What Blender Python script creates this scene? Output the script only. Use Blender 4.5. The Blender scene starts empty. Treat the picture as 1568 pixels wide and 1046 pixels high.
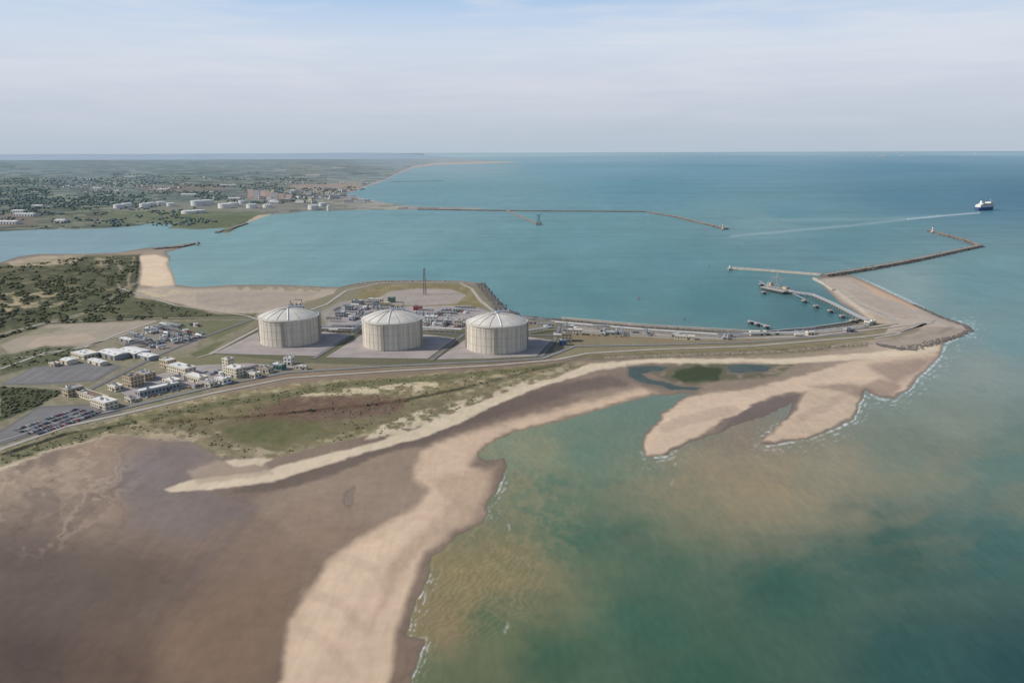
import bpy, math, random
import numpy as np
from mathutils import Vector, Matrix, Quaternion
random.seed(7); rng=np.random.default_rng(7)
# ------------------------------------------------------------------ camera frame: image pixels projected to the ground
H=297.0; F=1220.0; P=math.atan(289/1220.0); RO=0.0032
cp,sp=math.cos(P),math.sin(P)
def G(u,v,z=0.0):
    x0=(u-784)/F; y0=(523-v)/F
    x=x0+RO*y0; y=y0-RO*x0
    dy=cp+y*sp; dz=-sp+y*cp
    t=(z-H)/dz
    return x*t, dy*t
def lin(c):
    c=np.asarray(c,float)/255.0
    return np.where(c<=0.04045,c/12.92,((c+0.055)/1.055)**2.4)
# ------------------------------------------------------------------ numpy noise
def h2(i,j,s):
    n=(i.astype(np.int64)*374761393+j.astype(np.int64)*668265263+s*1442695041)&0x7fffffff
    n=((n^(n>>13))*1274126177)&0x7fffffff
    return ((n^(n>>16))&0xffff)/65535.0
def vn(x,y,s=0):
    i=np.floor(x);j=np.floor(y);a=x-i;b=y-j
    a=a*a*(3-2*a);b=b*b*(3-2*b)
    return (h2(i,j,s)*(1-a)+h2(i+1,j,s)*a)*(1-b)+(h2(i,j+1,s)*(1-a)+h2(i+1,j+1,s)*a)*b
def fbm(x,y,s=0,o=4):
    r=0;k=0.5;t=0
    for q in range(o):
        r=r+k*vn(x*2**q,y*2**q,s+q);t+=k;k*=0.5
    return r/t
def sdf(poly,U,V,clip=60):
    """signed distance, positive inside"""
    sh=U.shape;u=U.ravel();v=V.ravel()
    p=np.array(poly,float)
    out=np.full(u.shape,-float(clip))
    lo=p.min(0)-clip;hi=p.max(0)+clip
    m=(u>lo[0])&(u<hi[0])&(v>lo[1])&(v<hi[1])
    a=u[m];b=v[m]
    d=np.full(a.shape,1e9);ins=np.zeros(a.shape,bool)
    n=len(p)
    for k in range(n):
        x1,y1=p[k];x2,y2=p[(k+1)%n]
        ex,ey=x2-x1,y2-y1;L=ex*ex+ey*ey+1e-9
        t=np.clip(((a-x1)*ex+(b-y1)*ey)/L,0,1)
        d=np.minimum(d,(a-x1-t*ex)**2+(b-y1-t*ey)**2)
        if y1!=y2:
            c=((y1>b)!=(y2>b))&(a<(x2-x1)*(b-y1)/(y2-y1)+x1)
            ins^=c
    d=np.sqrt(d)
    out[m]=np.where(ins,d,-d)
    return np.clip(out,-clip,clip).reshape(sh)
def linedist(pl,U,V,clip=60):
    sh=U.shape;u=U.ravel();v=V.ravel();p=np.array(pl,float)
    out=np.full(u.shape,float(clip));lo=p.min(0)-clip;hi=p.max(0)+clip
    m=(u>lo[0])&(u<hi[0])&(v>lo[1])&(v<hi[1]);a=u[m];b=v[m];d=np.full(a.shape,1e9)
    for k in range(len(p)-1):
        x1,y1=p[k];x2,y2=p[k+1];ex,ey=x2-x1,y2-y1;L=ex*ex+ey*ey+1e-9
        t=np.clip(((a-x1)*ex+(b-y1)*ey)/L,0,1)
        d=np.minimum(d,(a-x1-t*ex)**2+(b-y1-t*ey)**2)
    out[m]=np.sqrt(d)
    return np.minimum(out,clip).reshape(sh)
def sm(x,a,b):
    t=np.clip((x-a)/(b-a),0,1);return t*t*(3-2*t)
# ------------------------------------------------------------------ land outlines
L1=[(-2500,404),(0,402),(28,393),(60,389),(130,389),(180,387),(222,380),(262,377),(300,371),(303,374),(280,380),(255,387),(262,395),(258,405),(266,420),(270,436),(300,440),(360,436),(430,436),(518,440),(545,434),(580,430),(640,430),(700,430),(738,435),(752,452),(768,472),(785,482),(810,485),(850,488),(862,489),(900,493),(980,500),(1100,507),(1170,511),(1240,505),(1295,497),(1325,490),(1310,478),(1285,464),(1262,440),(1246,427),(1272,421),(1305,422),(1345,440),(1400,466),(1440,484),(1478,497),(1488,505),(1470,514),(1445,526),(1440,545),(1412,572),(1388,598),(1370,612),(1345,608),(1325,598),(1318,615),(1308,640),(1280,656),(1240,671),(1175,681),(1164,680),(1184,658),(1206,634),(1214,618),(1196,626),(1168,640),(1140,648),(1098,663),(1060,675),(1020,697),(985,700),(981,680),(985,662),(1003,648),(1012,630),(1040,612),(1062,602),(1000,606),(960,615),(900,633),(850,648),(790,662),(745,682),(733,698),(745,706),(772,700),(776,712),(765,742),(750,768),(742,800),(700,820),(665,852),(648,900),(630,945),(624,972),(650,980),(640,1012),(625,1060),(600,1200),(500,1800),(-2500,1800)]
LF=[(-3000,200),(640,200),(650,238),(690,243),(760,247),(800,248.5),(740,251),(665,253),(632,258),(606,268),(592,276),(565,285),(548,292),(530,296),(548,303),(575,308),(605,313),(650,317),(700,317),(740,319),(745,321),(640,322),(560,322),(470,324),(412,330),(380,341),(348,358),(332,356),(345,349),(300,352),(255,350),(268,345),(235,342),(212,346),(150,351),(60,352),(0,355),(-3000,360)]
POOLS=[[(962,562),(1000,560),(1025,563),(1010,568),(980,571),(992,580),(1040,590),(1072,593),(1068,598),(1028,595),(978,585),(962,575)],
[(1112,561),(1135,558),(1165,559),(1182,562),(1172,568),(1145,571),(1120,570)],
[(527,768),(531,754),(542,746),(538,758),(540,770),(534,775)]]
HARD=[(-2500,404),(0,404),(60,391),(222,382),(215,395),(212,432),(270,440),(430,438),(520,442),(545,436),(700,432),(736,437),(765,474),(785,485),(862,492),(980,503),(1100,510),(1170,514),(1295,501),(1332,490),(1262,436),(1262,426),(1305,427),(1345,445),(1400,472),(1470,500),(1440,512),(1400,520),(1330,528),(1200,540),(1000,545),(900,549),(800,575),(700,600),(600,620),(400,640),(200,652),(100,668),(0,700),(-2500,1100)]
us=np.unique(np.concatenate([np.arange(-3000,-300,60),np.arange(-300,-20,8),np.arange(-20,1590,2.0),np.arange(1590,1900,8),np.arange(1900,4600,60)]))
ws=np.concatenate([234+np.array([0.35,0.7,1.0]),np.arange(235.5,290,0.5),np.arange(290,700,1.0),np.arange(700,1052,1.6),np.arange(1055,1150,8),np.arange(1150,1800,40)])
UU,WW=np.meshgrid(us,ws)
VV=WW-RO*(UU-784)
XX0,YY0=G(UU,VV)
NA=UU/40.0; NB=np.log(np.maximum(WW-233,0.5))*14
n1=fbm(NA,NB*1.6,1); n2=fbm(NA*3,NB*5,11); n3=fbm(NA*8,NB*12,21)
n4=fbm(UU/9,VV/4.5,23,3)
jit=sm(VV,300,560)
Uw=UU+(n1-.5)*10*jit+(n2-.5)*5*jit; Vw=VV+(n2-.5)*5*jit+(n3-.5)*2*jit
soft=sm(VV,535,600)
US=UU+(n1-.5)*10*soft+(n2-.5)*7*soft; VS=VV+(n2-.5)*6*soft
s1=sdf(L1,US,VS); sF=sdf(LF,UU,VV+(n2-.5)*0.8)
pool=np.full(UU.shape,-20.)
for p in POOLS: pool=np.maximum(pool,sdf(p,US,VS,20))
s1=np.minimum(s1,-pool)
sd=np.maximum(s1,sF)
mpp=np.clip(H/np.maximum(WW-234,.5),0,60)
hard=np.maximum(sm(sdf(HARD,UU,VV),0,7),sm(sF,0,4))
DUNE=[(0,690),(100,655),(200,633),(330,606),(450,588),(600,576),(750,567),(880,554),(900,556),(850,575),(770,598),(690,632),(600,660),(500,680),(420,700),(340,700),(280,670),(170,665),(80,690),(0,715)]
dn=sm(sdf(DUNE,Uw,Vw),-2,8)
SCR=[(-2500,405),(0,404),(20,405),(120,392),(215,390),(212,430),(205,455),(260,464),(330,480),(380,486),(240,490),(75,497),(0,520),(-2500,700)]
scr=sm(sdf(SCR,Uw,Vw),-2,6)
ZZ=np.where(sd>0,np.clip(sd*mpp*0.05,0,0.9),np.clip(sd*mpp*0.15,-3,0))+hard*2.2*(sd>0)*np.clip(sd/2,0,1)
ZZ+= (dn*1.6+scr*2.2)*fbm(XX0/25,YY0/40,5)*hard
def ter(u,v):
    w=v+RO*(u-784)
    i=np.clip(np.searchsorted(us,u)-1,0,len(us)-2);j=np.clip(np.searchsorted(ws,w)-1,0,len(ws)-2)
    a=(u-us[i])/(us[i+1]-us[i]);b=(w-ws[j])/(ws[j+1]-ws[j])
    return (ZZ[j,i]*(1-a)+ZZ[j,i+1]*a)*(1-b)+(ZZ[j+1,i]*(1-a)+ZZ[j+1,i+1]*a)*b
def PT(u,v,dz=0):
    z=max(float(ter(u,v)),0)+dz
    x,y=G(u,v,z);return (x,y,z)
# ------------------------------------------------------------------ land cover colours
def idw(pts,U,V,pw=3.0,vs=1.6,far=0):
    num=np.zeros(U.shape+(3,));den=np.zeros(U.shape)
    lb=lambda q,a:np.log(np.maximum(q+RO*(a-784)-233,.5))*14*far
    VL=V*vs+(lb(V,U) if far else 0)
    for (a,b,c) in pts:
        bl=b*vs+(float(lb(np.float64(b),a)) if far else 0)
        d=np.sqrt((U-a)**2+(VL-bl)**2)+12
        w=1/d**pw
        num+=w[...,None]*lin(c);den+=w
    return num/den[...,None]
C=idw([(30,850,(108,93,84)),(30,1000,(84,70,62)),(150,780,(134,116,102)),(250,900,(110,93,81)),(200,1040,(98,80,69)),(330,1000,(116,96,80)),(60,740,(156,138,120)),(150,690,(150,130,112)),(240,720,(126,115,110)),(330,770,(124,106,95)),(400,850,(130,110,95)),(400,940,(124,104,88)),(560,740,(142,124,107)),(600,760,(148,130,114)),(640,680,(116,101,90)),(480,800,(138,118,101)),(800,620,(120,104,92)),(950,585,(140,124,109)),(1100,590,(148,132,115)),(1150,640,(122,107,99)),(1300,590,(150,132,118)),(1400,540,(180,160,142)),(1200,550,(150,135,116)),(300,450,(160,146,130)),(600,450,(130,122,100)),(100,600,(120,115,98)),(1350,480,(176,160,144))],Uw,Vw)
far=idw([(300,237,(148,163,175)),(300,243,(134,152,163)),(0,243,(132,150,161)),(600,243,(140,156,167)),(300,252,(112,131,138)),(0,252,(110,129,136)),(300,266,(98,116,119)),(550,265,(116,131,135)),(0,290,(84,99,98)),(300,290,(84,98,95)),(450,290,(106,113,110)),(150,330,(88,98,84)),(300,335,(92,101,82)),(0,340,(88,95,84)),(450,315,(122,123,115)),(560,300,(158,154,147)),(700,246,(154,164,170))],UU,VV,3,4)  # distance haze painted into the land colour, bluer and paler towards the horizon
ca=np.floor(UU/22+3*vn(NA*.6,NB*.8,31)); cb=np.floor(NB*5.0+2*vn(NA*.5,NB,33))
hf=h2(ca,cb,5);hg=h2(ca,cb,9)
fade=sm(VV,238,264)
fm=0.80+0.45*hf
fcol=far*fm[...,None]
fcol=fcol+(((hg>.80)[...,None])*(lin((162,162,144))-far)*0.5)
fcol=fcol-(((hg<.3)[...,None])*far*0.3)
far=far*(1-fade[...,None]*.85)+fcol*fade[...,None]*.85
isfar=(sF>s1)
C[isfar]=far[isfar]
cb_=linedist([(800,248.5),(740,250),(665,252),(632,257),(606,268),(592,276),(565,285),(548,292),(535,296),(548,303),(575,308)],UU,VV,30)
kb=(sm(-cb_,-2.8,-0.6)*isfar)[...,None]*.7
C=C*(1-kb)+lin((186,174,164))*kb
def paint(poly,col,f=2,warp=1,a=1.0,mod=None,mask=None):
    global C
    U=UU*(1-warp)+Uw*warp;V=VV*(1-warp)+Vw*warp
    k=sm(sdf(poly,U,V,max(12,f*2)),-f*.5,f*.5)*a
    if mod is not None:k=k*mod
    if mask is not None:k=k*mask
    k=k[...,None]
    C=C*(1-k)+lin(col)*k
def pline(pl,col,wd=1.5,a=1.0,warp=0,f=1.0):
    global C
    U=UU*(1-warp)+Uw*warp;V=VV*(1-warp)+Vw*warp
    k=(sm(-linedist(pl,U,V,20),-wd-f,-wd+f*0.2)*a)[...,None]
    C=C*(1-k)+lin(col)*k
wet=np.ones(UU.shape)*0.6
# tidal flat relief: ridged drainage and ripple texture
tid=(1-hard)*sm(VV,600,680)
rd=1-np.abs(2*fbm((UU+.5*VV)/42+n1*1.2,(VV-.2*UU)/60+n2,71,3)-1)
rd2=1-np.abs(2*fbm((UU*.8-.5*VV)/120+n1*.8,(VV+.4*UU)/150+n1*.5,75,3)-1)
rfine=fbm((UU*.9+VV*.5)/26+n1*2,(VV-UU*.35)/7,73,3)
region=sm(sdf([(-40,705),(110,672),(210,672),(220,740),(150,800),(90,850),(-40,860)],Uw,Vw,60),-20,25)
k=(sm(rd,.84,.98)*region*.38*tid)[...,None];C=C*(1-k)+lin((182,163,144))*k
k=(sm(-rd,-.72,-.5)*region*.5*tid)[...,None];C=C*(1-k)+lin((112,98,90))*k
C*=(1+(.07*(rd-.8)+.10*(rfine-.5)*sm(-VV,-980,-760)+.05*(rfine-.5)-.12*sm(rd2,.93,1.0))*tid)[...,None]
# dry sand bar
BAR=[(640,690),(700,665),(800,637),(900,612),(985,592),(1010,603),(900,634),(830,655),(770,668),(738,688),(720,712),(750,720),(750,745),(735,772),(720,800),(690,815),(650,850),(630,900),(612,960),(590,1060),(560,1300),(400,1300),(418,1060),(432,1000),(445,945),(478,895),(500,858),(550,822),(600,795),(640,772),(655,750),(632,735),(630,712)]
scal=UU+(vn(VV/17,VV*0,3)-.5)*18*sm(-UU,-620,-560)*sm(VV,840,900)
k=(sm(sdf(BAR,scal+(n1-.5)*10,VV+(n2-.5)*8,40),-6,10))
k=k*(0.86+.14*n1)
C=C*(1-k[...,None])+lin((202,178,155))*k[...,None]; wet*=1-k*.8
paint([(655,735),(760,715),(742,790),(690,812),(640,845),(600,900),(570,960),(600,860),(660,800),(690,770)],(168,145,126),16,1,.65)
paint([(500,880),(540,840),(600,815),(640,800),(600,850),(560,900),(520,960),(470,1046),(440,1046),(460,960)],(216,192,168),18,1,.5)
pline([(470,905),(520,925),(560,965)],(176,153,134),5,.35,1,9);pline([(455,960),(500,985),(540,1030)],(176,153,134),5,.35,1,9);pline([(520,850),(570,870),(600,905)],(178,155,136),4,.3,1,9)
paint([(385,765),(470,735),(560,700),(640,682),(640,700),(590,730),(520,745),(460,770),(410,792)],(148,130,113),14,1,.7)
paint([(560,700),(640,686),(640,735),(655,752),(600,790),(520,800),(440,830),(430,790),(500,755)],(150,131,114),26,1,.5)
paint([(440,712),(560,690),(660,662),(760,618),(850,590),(940,572),(1000,572),(960,590),(880,603),(790,630),(700,657),(640,684),(600,690),(500,730),(430,750),(350,757)],(104,90,81),7,1,.85)
paint([(180,700),(260,690),(330,680),(290,730),(350,760),(400,775),(300,830),(200,810),(190,760)],(122,114,113),30,1,.45)  # grey sky sheen of the wet mud painted into the colour
paint([(-10,860),(120,830),(260,860),(200,950),(60,980),(-10,960)],(92,79,71),50,1,.6)
paint([(260,940),(360,880),(470,860),(420,960),(400,1060),(230,1060)],(130,108,90),50,1,.6)
pline([(250,690),(285,712),(262,735),(300,765),(380,790),(330,850),(220,940)],(114,102,96),5,.35,1,14)
# outer bars
BA=[(986,697),(984,672),(1004,650),(1018,628),(1045,612),(1090,602),(1150,596),(1220,578),(1290,556),(1350,545),(1430,535),(1436,548),(1408,572),(1384,596),(1366,606),(1340,604),(1322,594),(1290,598),(1240,600),(1215,600),(1180,606),(1150,620),(1140,630),(1110,642),(1080,660),(1030,686),(1012,698)]
paint(BA,(204,181,158),6,1,.95)
BB=[(1166,678),(1190,652),(1216,632),(1232,604),(1260,588),(1320,594),(1314,618),(1302,640),(1275,655),(1235,670)]
paint(BB,(196,174,152),5,1,.95)
paint([(1100,664),(1145,624),(1190,606),(1226,602),(1216,625),(1195,640),(1150,655)],(112,99,94),5,1,.92)
paint([(1240,592),(1300,586),(1345,600),(1320,612),(1290,600)],(140,122,110),8,1,.7)
paint([(1330,560),(1400,548),(1430,548),(1400,575),(1370,588)],(146,127,114),14,1,.8)
paint([(1320,590),(1350,580),(1380,590),(1366,606),(1340,606)],(146,126,114),7,1,.75)
paint([(890,560),(1000,552),(1100,548),(1200,552),(1250,556),(1230,572),(1150,592),(1050,602),(1010,600),(960,585)],(136,120,105),8,1,.75)
pline([(1015,655),(1060,640),(1120,628)],(176,154,136),6,.6,1,5)
pline([(1225,640),(1260,625),(1300,600)],(172,150,132),4,.5,1,5)
paint([(1080,555),(1210,549),(1216,560),(1190,577),(1105,584),(1060,592),(1030,586),(1000,574),(1000,565),(1040,558)],(82,86,58),6,1,.75,mask=sm(n2,.25,.5))
paint([(1036,568),(1070,560),(1108,564),(1102,583),(1050,586),(1028,578)],(58,68,40),5,1,.95)
# upper beach bands
SP=[(252,749),(300,733),(400,722),(470,702),(560,682),(640,655),(700,630),(770,602),(850,577),(900,558),(1000,549),(1200,549),(1330,540),(1440,528),(1440,538),(1330,550),(1200,558),(1000,556),(920,566),(830,592),(770,615),(700,650),(640,672),(560,693),(480,718),(420,737),(330,749),(262,753)]
paint(SP,(210,193,169),4,.6,.95)
paint([(300,740),(420,727),(400,700),(330,706),(290,722)],(170,152,134),8,1,.7)
paint([(345,705),(420,700),(400,712),(360,714)],(208,192,167),4,1,.8)
pline([(-20,724),(60,694),(130,674),(165,663),(260,660),(330,658)],(206,191,167),2.6,.8,1,3)
# dunes
mot=sm(n2,.40,.60); mot4=sm(n4,.45,.62)
paint(DUNE,(138,126,97),6,1,.95)
paint(DUNE,(182,168,140),6,1,.6,mot)
paint(DUNE,(98,97,68),6,1,.5,mot4)
paint([(230,655),(340,615),(450,608),(620,610),(700,612),(640,640),(520,668),(430,690),(340,680)],(114,105,76),12,1,.8)
paint([(230,650),(330,622),(420,606),(560,604),(640,604),(600,622),(400,640),(300,660)],(120,104,80),10,1,.5,mot4)
paint([(360,645),(440,608),(540,604),(625,610),(610,630),(520,645),(430,658)],(108,76,76),14,1,.75,.4+.6*sm(n3,.3,.6))
paint([(340,655),(400,640),(490,645),(505,660),(420,684),(350,672)],(90,94,52),14,1,.88,.7+.3*mot4)
paint([(430,650),(560,640),(620,640),(560,668),(450,684)],(118,112,74),10,1,.6,mot4)
paint([(410,600),(520,594),(640,585),(690,588),(640,600),(520,606),(420,608)],(196,182,154),4,1,.85,mot)
paint([(580,652),(640,630),(720,613),(800,586),(880,570),(780,606),(700,638),(620,664),(560,674)],(202,188,162),5,1,.85,mot)
paint([(540,690),(620,660),(700,632),(770,602),(790,604),(720,640),(640,668),(560,690)],(192,180,152),4,1,.55,mot)
paint([(195,668),(280,655),(345,662),(340,676),(250,676)],(176,160,134),5,1,.6,mot)
# west hinterland
paint(SCR,(76,81,60),4,1,.97)
paint(SCR,(120,114,87),4,1,.6,sm(n2,.5,.64))
paint([(10,400),(60,390),(130,390),(115,405),(60,408),(20,408)],(176,162,138),4,1,.9,.5+.5*mot)
paint([(0,450),(60,444),(112,450),(90,470),(0,482)],(168,153,124),5,1,.9,sm(n2,.46,.58))
paint([(60,478),(150,470),(200,455),(240,470),(180,484),(60,494)],(104,104,78),5,1,.7)
paint([(145,395),(170,392),(165,410),(150,408)],(168,153,126),4,1,.8,mot)
pline([(170,395),(185,410),(180,432),(185,445),(150,475),(70,495),(-30,520)],(150,142,126),1.6,.9)
pline([(185,445),(215,430)],(150,142,126),1.4,.8);pline([(205,395),(196,430),(200,452)],(165,150,124),1.6,.7)
pline([(0,440),(60,430),(120,440),(185,445)],(140,130,104),1.,.6,.5)
paint([(213,392),(238,390),(258,396),(262,410),(270,436),(240,440),(215,436),(218,410)],(218,195,168),3,.6,1)
paint([(205,445),(262,437),(300,440),(350,436),(430,437),(520,440),(505,455),(470,460),(440,474),(390,481),(330,478),(260,462)],(174,161,145),3,1,.95)
paint([(205,448),(260,442),(290,450),(260,460),(210,456)],(192,177,148),4,1,.8,mot)
paint([(360,438),(430,438),(515,442),(500,447),(430,445),(370,446)],(124,118,88),3,1,.6,mot4)
paint([(300,448),(420,446),(490,448),(440,470),(380,477),(300,466)],(158,147,137),5,1,.7)
paint([(190,458),(260,466),(330,482),(395,480),(390,490),(240,489),(180,475)],(92,94,69),4,1,.9)
HIN=[(-50,525),(0,520),(75,497),(240,490),(400,488),(320,541),(470,560),(300,606),(200,635),(0,690),(-60,700)]
paint(HIN,(136,130,112),3,.3,.95);paint(HIN,(108,108,80),3,.3,.5,mot4)
paint([(0,528),(75,498),(240,491),(200,510),(130,530),(60,545),(20,548)],(162,151,137),3,.3,.9)
paint([(60,516),(130,510),(150,520),(90,532),(40,530)],(176,160,144),4,1,.8)
paint([(20,508),(90,500),(110,505),(40,514)],(128,126,100),3,1,.6)
paint([(0,545),(70,530),(140,532),(90,556),(0,575)],(86,92,66),4,.6,.9)
paint([(0,590),(50,562),(120,555),(190,560),(150,583),(60,590)],(112,110,112),1.5,0,.95)
paint([(180,525),(240,495),(330,495),(300,530),(240,545)],(142,134,126),3,.4,.9)
paint([(240,495),(330,490),(395,490),(330,520),(300,512)],(104,107,78),3,.6,.8)
paint([(0,592),(100,598),(60,622),(0,645)],(72,79,57),3,.7,.95)
paint([(-20,672),(60,622),(160,618),(190,632),(100,652),(0,682)],(108,105,104),2,0,.95)
paint([(290,543),(330,525),(395,507),(330,541),(300,547)],(102,105,75),2,.3,.9)
paint([(240,548),(330,545),(500,548),(470,560),(380,572),(300,560)],(116,114,86),3,.3,.8)
GV=[(195,640),(350,612),(520,585),(700,572),(860,556),(860,562),(700,580),(520,596),(350,622),(200,648),(0,712),(0,700)]
paint(GV,(102,102,72),3,.6,.75)
# terminal island
paint([(390,490),(495,455),(545,437),(580,432),(700,432),(735,437),(768,476),(790,486),(860,492),(860,545),(760,555),(600,565),(470,560),(320,541)],(130,124,104),2,.2,.97)
ISL=[(545,455),(560,440),(600,434),(700,434),(722,440),(740,470),(700,478),(560,478)]
paint(ISL,(126,117,84),3,.4,.95);paint(ISL,(146,133,104),3,.4,.6,mot4)
paint([(575,458),(598,446),(640,442),(690,443),(714,452),(700,465),(650,468),(590,467)],(160,151,145),1.5,0,.95)
paint([(490,478),(520,462),(560,458),(600,470),(720,468),(760,480),(800,492),(800,505),(650,505),(500,500)],(150,143,137),2,0,.9)
paint([(320,542),(390,502),(500,500),(860,505),(845,548),(760,553),(600,560),(470,556)],(100,99,80),2,0,.95)
# causeway
paint([(860,490),(980,502),(1100,509),(1240,507),(1330,494),(1420,500),(1340,520),(1200,535),(1000,543),(900,548),(845,548)],(130,122,98),2,.3,.95)
paint([(862,496),(980,506),(1100,513),(1240,511),(1330,500),(1330,506),(1240,517),(1100,521),(980,516),(862,508)],(156,149,142),1.5,0,.9)
paint([(880,545),(1000,538),(1200,532),(1330,522),(1330,532),(1200,544),(1000,550),(900,553)],(120,112,84),3,1,.8,.4+.6*mot)
paint([(1250,428),(1300,424),(1345,441),(1400,467),(1440,485),(1480,500),(1440,512),(1390,520),(1350,516),(1370,492),(1320,478),(1290,462)],(178,165,153),2,.3,.95)
paint([(1300,423),(1345,439),(1400,464),(1420,474),(1400,474),(1340,450)],(204,173,146),3,.5,.9)
paint([(1290,440),(1340,455),(1395,478),(1410,490),(1380,488),(1320,462)],(162,149,140),3,.5,.6)
paint([(1340,520),(1400,500),(1480,503),(1440,522),(1380,535),(1340,530)],(158,145,134),3,.5,.9)
paint([(1345,515),(1395,500),(1410,505),(1370,520)],(126,120,96),3,.8,.7)
paint([(865,512),(900,520),(1000,524),(1150,524),(1300,514),(1300,508),(1100,522),(950,516)],(140,110,86),2,.4,.45,mot)
# far industrial shore
paint([(170,322),(330,318),(410,326),(372,342),(345,356),(250,348),(235,340),(150,345)],(104,113,88),3,0,.7)
paint([(250,345),(300,338),(360,330),(400,330),(372,342),(330,352)],(90,99,72),3,0,.6)
paint([(160,318),(300,308),(420,308),(480,318),(400,324),(180,324)],(134,133,127),3,0,.6)
paint([(-20,330),(40,326),(60,345),(-20,348)],(126,115,107),3,0,.7)
paint([(40,332),(120,328),(200,336),(120,346),(60,346)],(112,112,98),3,0,.5)
paint([(440,284),(545,280),(560,292),(470,296)],(158,143,134),2,0,.7)
paint([(200,285),(330,282),(360,290),(240,296)],(138,127,121),3,0,.5)
paint([(395,330),(415,328),(410,338),(372,346),(380,338)],(196,178,158),1.5,0,.9)
veg=np.clip(scr*.7+dn*.3,0,1)*(1-isfar)
for pp,a in ((GV,.45),([(880,545),(1000,538),(1200,532),(1330,522),(1330,532),(1200,544),(1000,550),(900,553)],.5),([(0,592),(100,598),(60,622),(0,645)],.8)):
    veg=np.maximum(veg,sm(sdf(pp,UU,VV,12),0,4)*a)
GREEN=[(335,655),(400,638),(490,642),(508,660),(420,686),(345,674)]
veg*=1-sm(sdf(GREEN,Uw,Vw,12),-3,3)*.8
veg*=1-sm(C[...,0],.30,.45)
wm=(sm(-sd,-7,-.3)*(1-hard)*(sd>-8))[...,None]*(~isfar)[...,None]
C=C*(1-wm*.65)+lin((112,100,88))*wm*.65
C=C*np.array([1.03,1.0,.94])
C=np.clip(C,0.004,.8)
# ------------------------------------------------------------------ sea colours
SC=[(1500,236,(142,174,190)),(1200,236,(146,176,190)),(850,237,(154,181,193)),(700,238,(160,184,194)),(1450,243,(112,150,171)),(1150,243,(122,158,175)),(900,244,(132,166,181)),(700,256,(138,166,176)),(900,258,(112,156,171)),(1100,258,(100,148,166)),(1400,258,(86,136,158)),(1000,290,(86,140,154)),(1400,300,(68,122,142)),(1200,330,(84,134,147)),(1180,338,(112,148,152)),(1540,300,(62,114,137)),(700,300,(108,150,160)),(600,370,(114,155,160)),(900,360,(96,145,151)),(400,370,(118,157,160)),(100,372,(124,154,162)),(20,380,(126,156,164)),(700,410,(96,143,147)),(900,450,(76,129,132)),(1100,460,(62,119,123)),(1050,400,(84,135,141)),(1300,370,(84,133,142)),(1240,480,(54,104,108)),(850,475,(86,132,134)),(350,420,(120,156,157)),(1500,430,(98,140,144)),(1380,440,(126,152,150)),(1560,520,(106,140,140)),(1500,570,(132,144,134)),(1450,640,(124,136,122)),(1400,690,(114,128,112)),(1560,700,(90,120,111)),(1520,850,(58,100,97)),(1350,850,(54,94,86)),(1200,900,(52,94,84)),(1000,960,(58,98,84)),(1400,1010,(42,84,83)),(1560,1030,(36,78,81)),(1150,740,(146,138,114)),(1040,760,(126,128,106)),(1280,720,(140,136,116)),(900,690,(98,126,108)),(850,760,(84,116,98)),(900,830,(72,108,90)),(820,690,(124,136,111)),(1000,640,(100,124,108)),(800,740,(110,124,100)),(780,860,(126,124,94)),(720,880,(136,127,95)),(690,950,(138,127,99)),(760,960,(94,112,86)),(860,1010,(64,98,80)),(700,1040,(100,112,88)),(800,690,(124,136,113)),(1010,565,(96,120,108)),(1150,565,(92,118,110)),(1100,720,(142,134,112)),(1130,668,(134,124,106)),(1000,850,(62,100,84)),(1080,1040,(54,94,81)),(535,765,(132,122,112))]  # points nearest the horizon are paler: haze painted into the water colour
Su=UU+(n1-.5)*60*soft;Sv=VV+(n1-.5)*34*soft+(n2-.5)*12*soft
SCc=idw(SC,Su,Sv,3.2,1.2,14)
tur=sm(fbm(UU/110+n1*1.2,VV/40+UU/300,41),.42,.75)*sm(VV,640,720)*sm(-VV,-960,-760)*sm(UU,660,760)
SCc=SCc*(1-.28*tur[...,None])+lin((144,134,108))*.28*tur[...,None]
tur2=sm(fbm(UU/90-VV/200,VV/12+UU/260,51),.45,.8)*sm(VV,250,280)*sm(-VV,-560,-470)
SCc*=(1+.07*tur2)[...,None]
SCc*=(1+.10*(fbm(UU/300,NB*2.2,61)-.5))[...,None]
SCc*=(1-.12*sm(fbm(UU/160,NB*7,63),.5,.75)*sm(VV,240,256)*sm(-VV,-520,-400))[...,None]
shs=1-np.abs(2*fbm((UU+VV*.6)/60+n1*2,(VV-UU*.5)/22+n2*1.5,81,4)-1)
shm=sm(-np.hypot((UU-770)/1.1,(VV-790)/1.6),-150,-40)+.8*sm(-np.hypot((UU-1120)/3,(VV-735)),-90,-20)
SCc=SCc*(1-(.30*sm(shs,.7,.97)*np.clip(shm,0,1)*soft)[...,None])+lin((160,146,112))*(.30*sm(shs,.7,.97)*np.clip(shm,0,1)*soft)[...,None]
nearw=sm(VV,560,700)[...,None]
SCc=SCc*(np.array([.98,.945,.88])*(1-nearw)+np.array([1.0,.93,.84])*nearw)+np.array([.010,.004,.0])
pk=(sm(pool,-2,1)*(UU>900))[...,None]
SCc=SCc*(1-pk)+(lin((70,78,62))*(.7+.5*n2[...,None]))*pk
shoal=sm(-np.abs(s1+14),-26,0)*sm(VV,600,660)*.6
shoal=np.maximum(shoal,.9*sm(sdf([(680,860),(760,840),(830,850),(810,930),(720,990),(650,960)],Su,Sv),-26,26))
foam=np.zeros(UU.shape)
ex=np.maximum.reduce([sm(-np.hypot((UU-a),(VV-b)*1.3),-r,-r*.5) for a,b,r in ((1420,570,85),(1310,640,95),(1200,684,60),(1010,705,40),(755,760,60),(640,920,90),(640,1010,60),(1440,530,60),(1480,505,40))])
wob=(n2-.5)*6
bright=1+.5*sm(UU,1230,1300)
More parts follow.
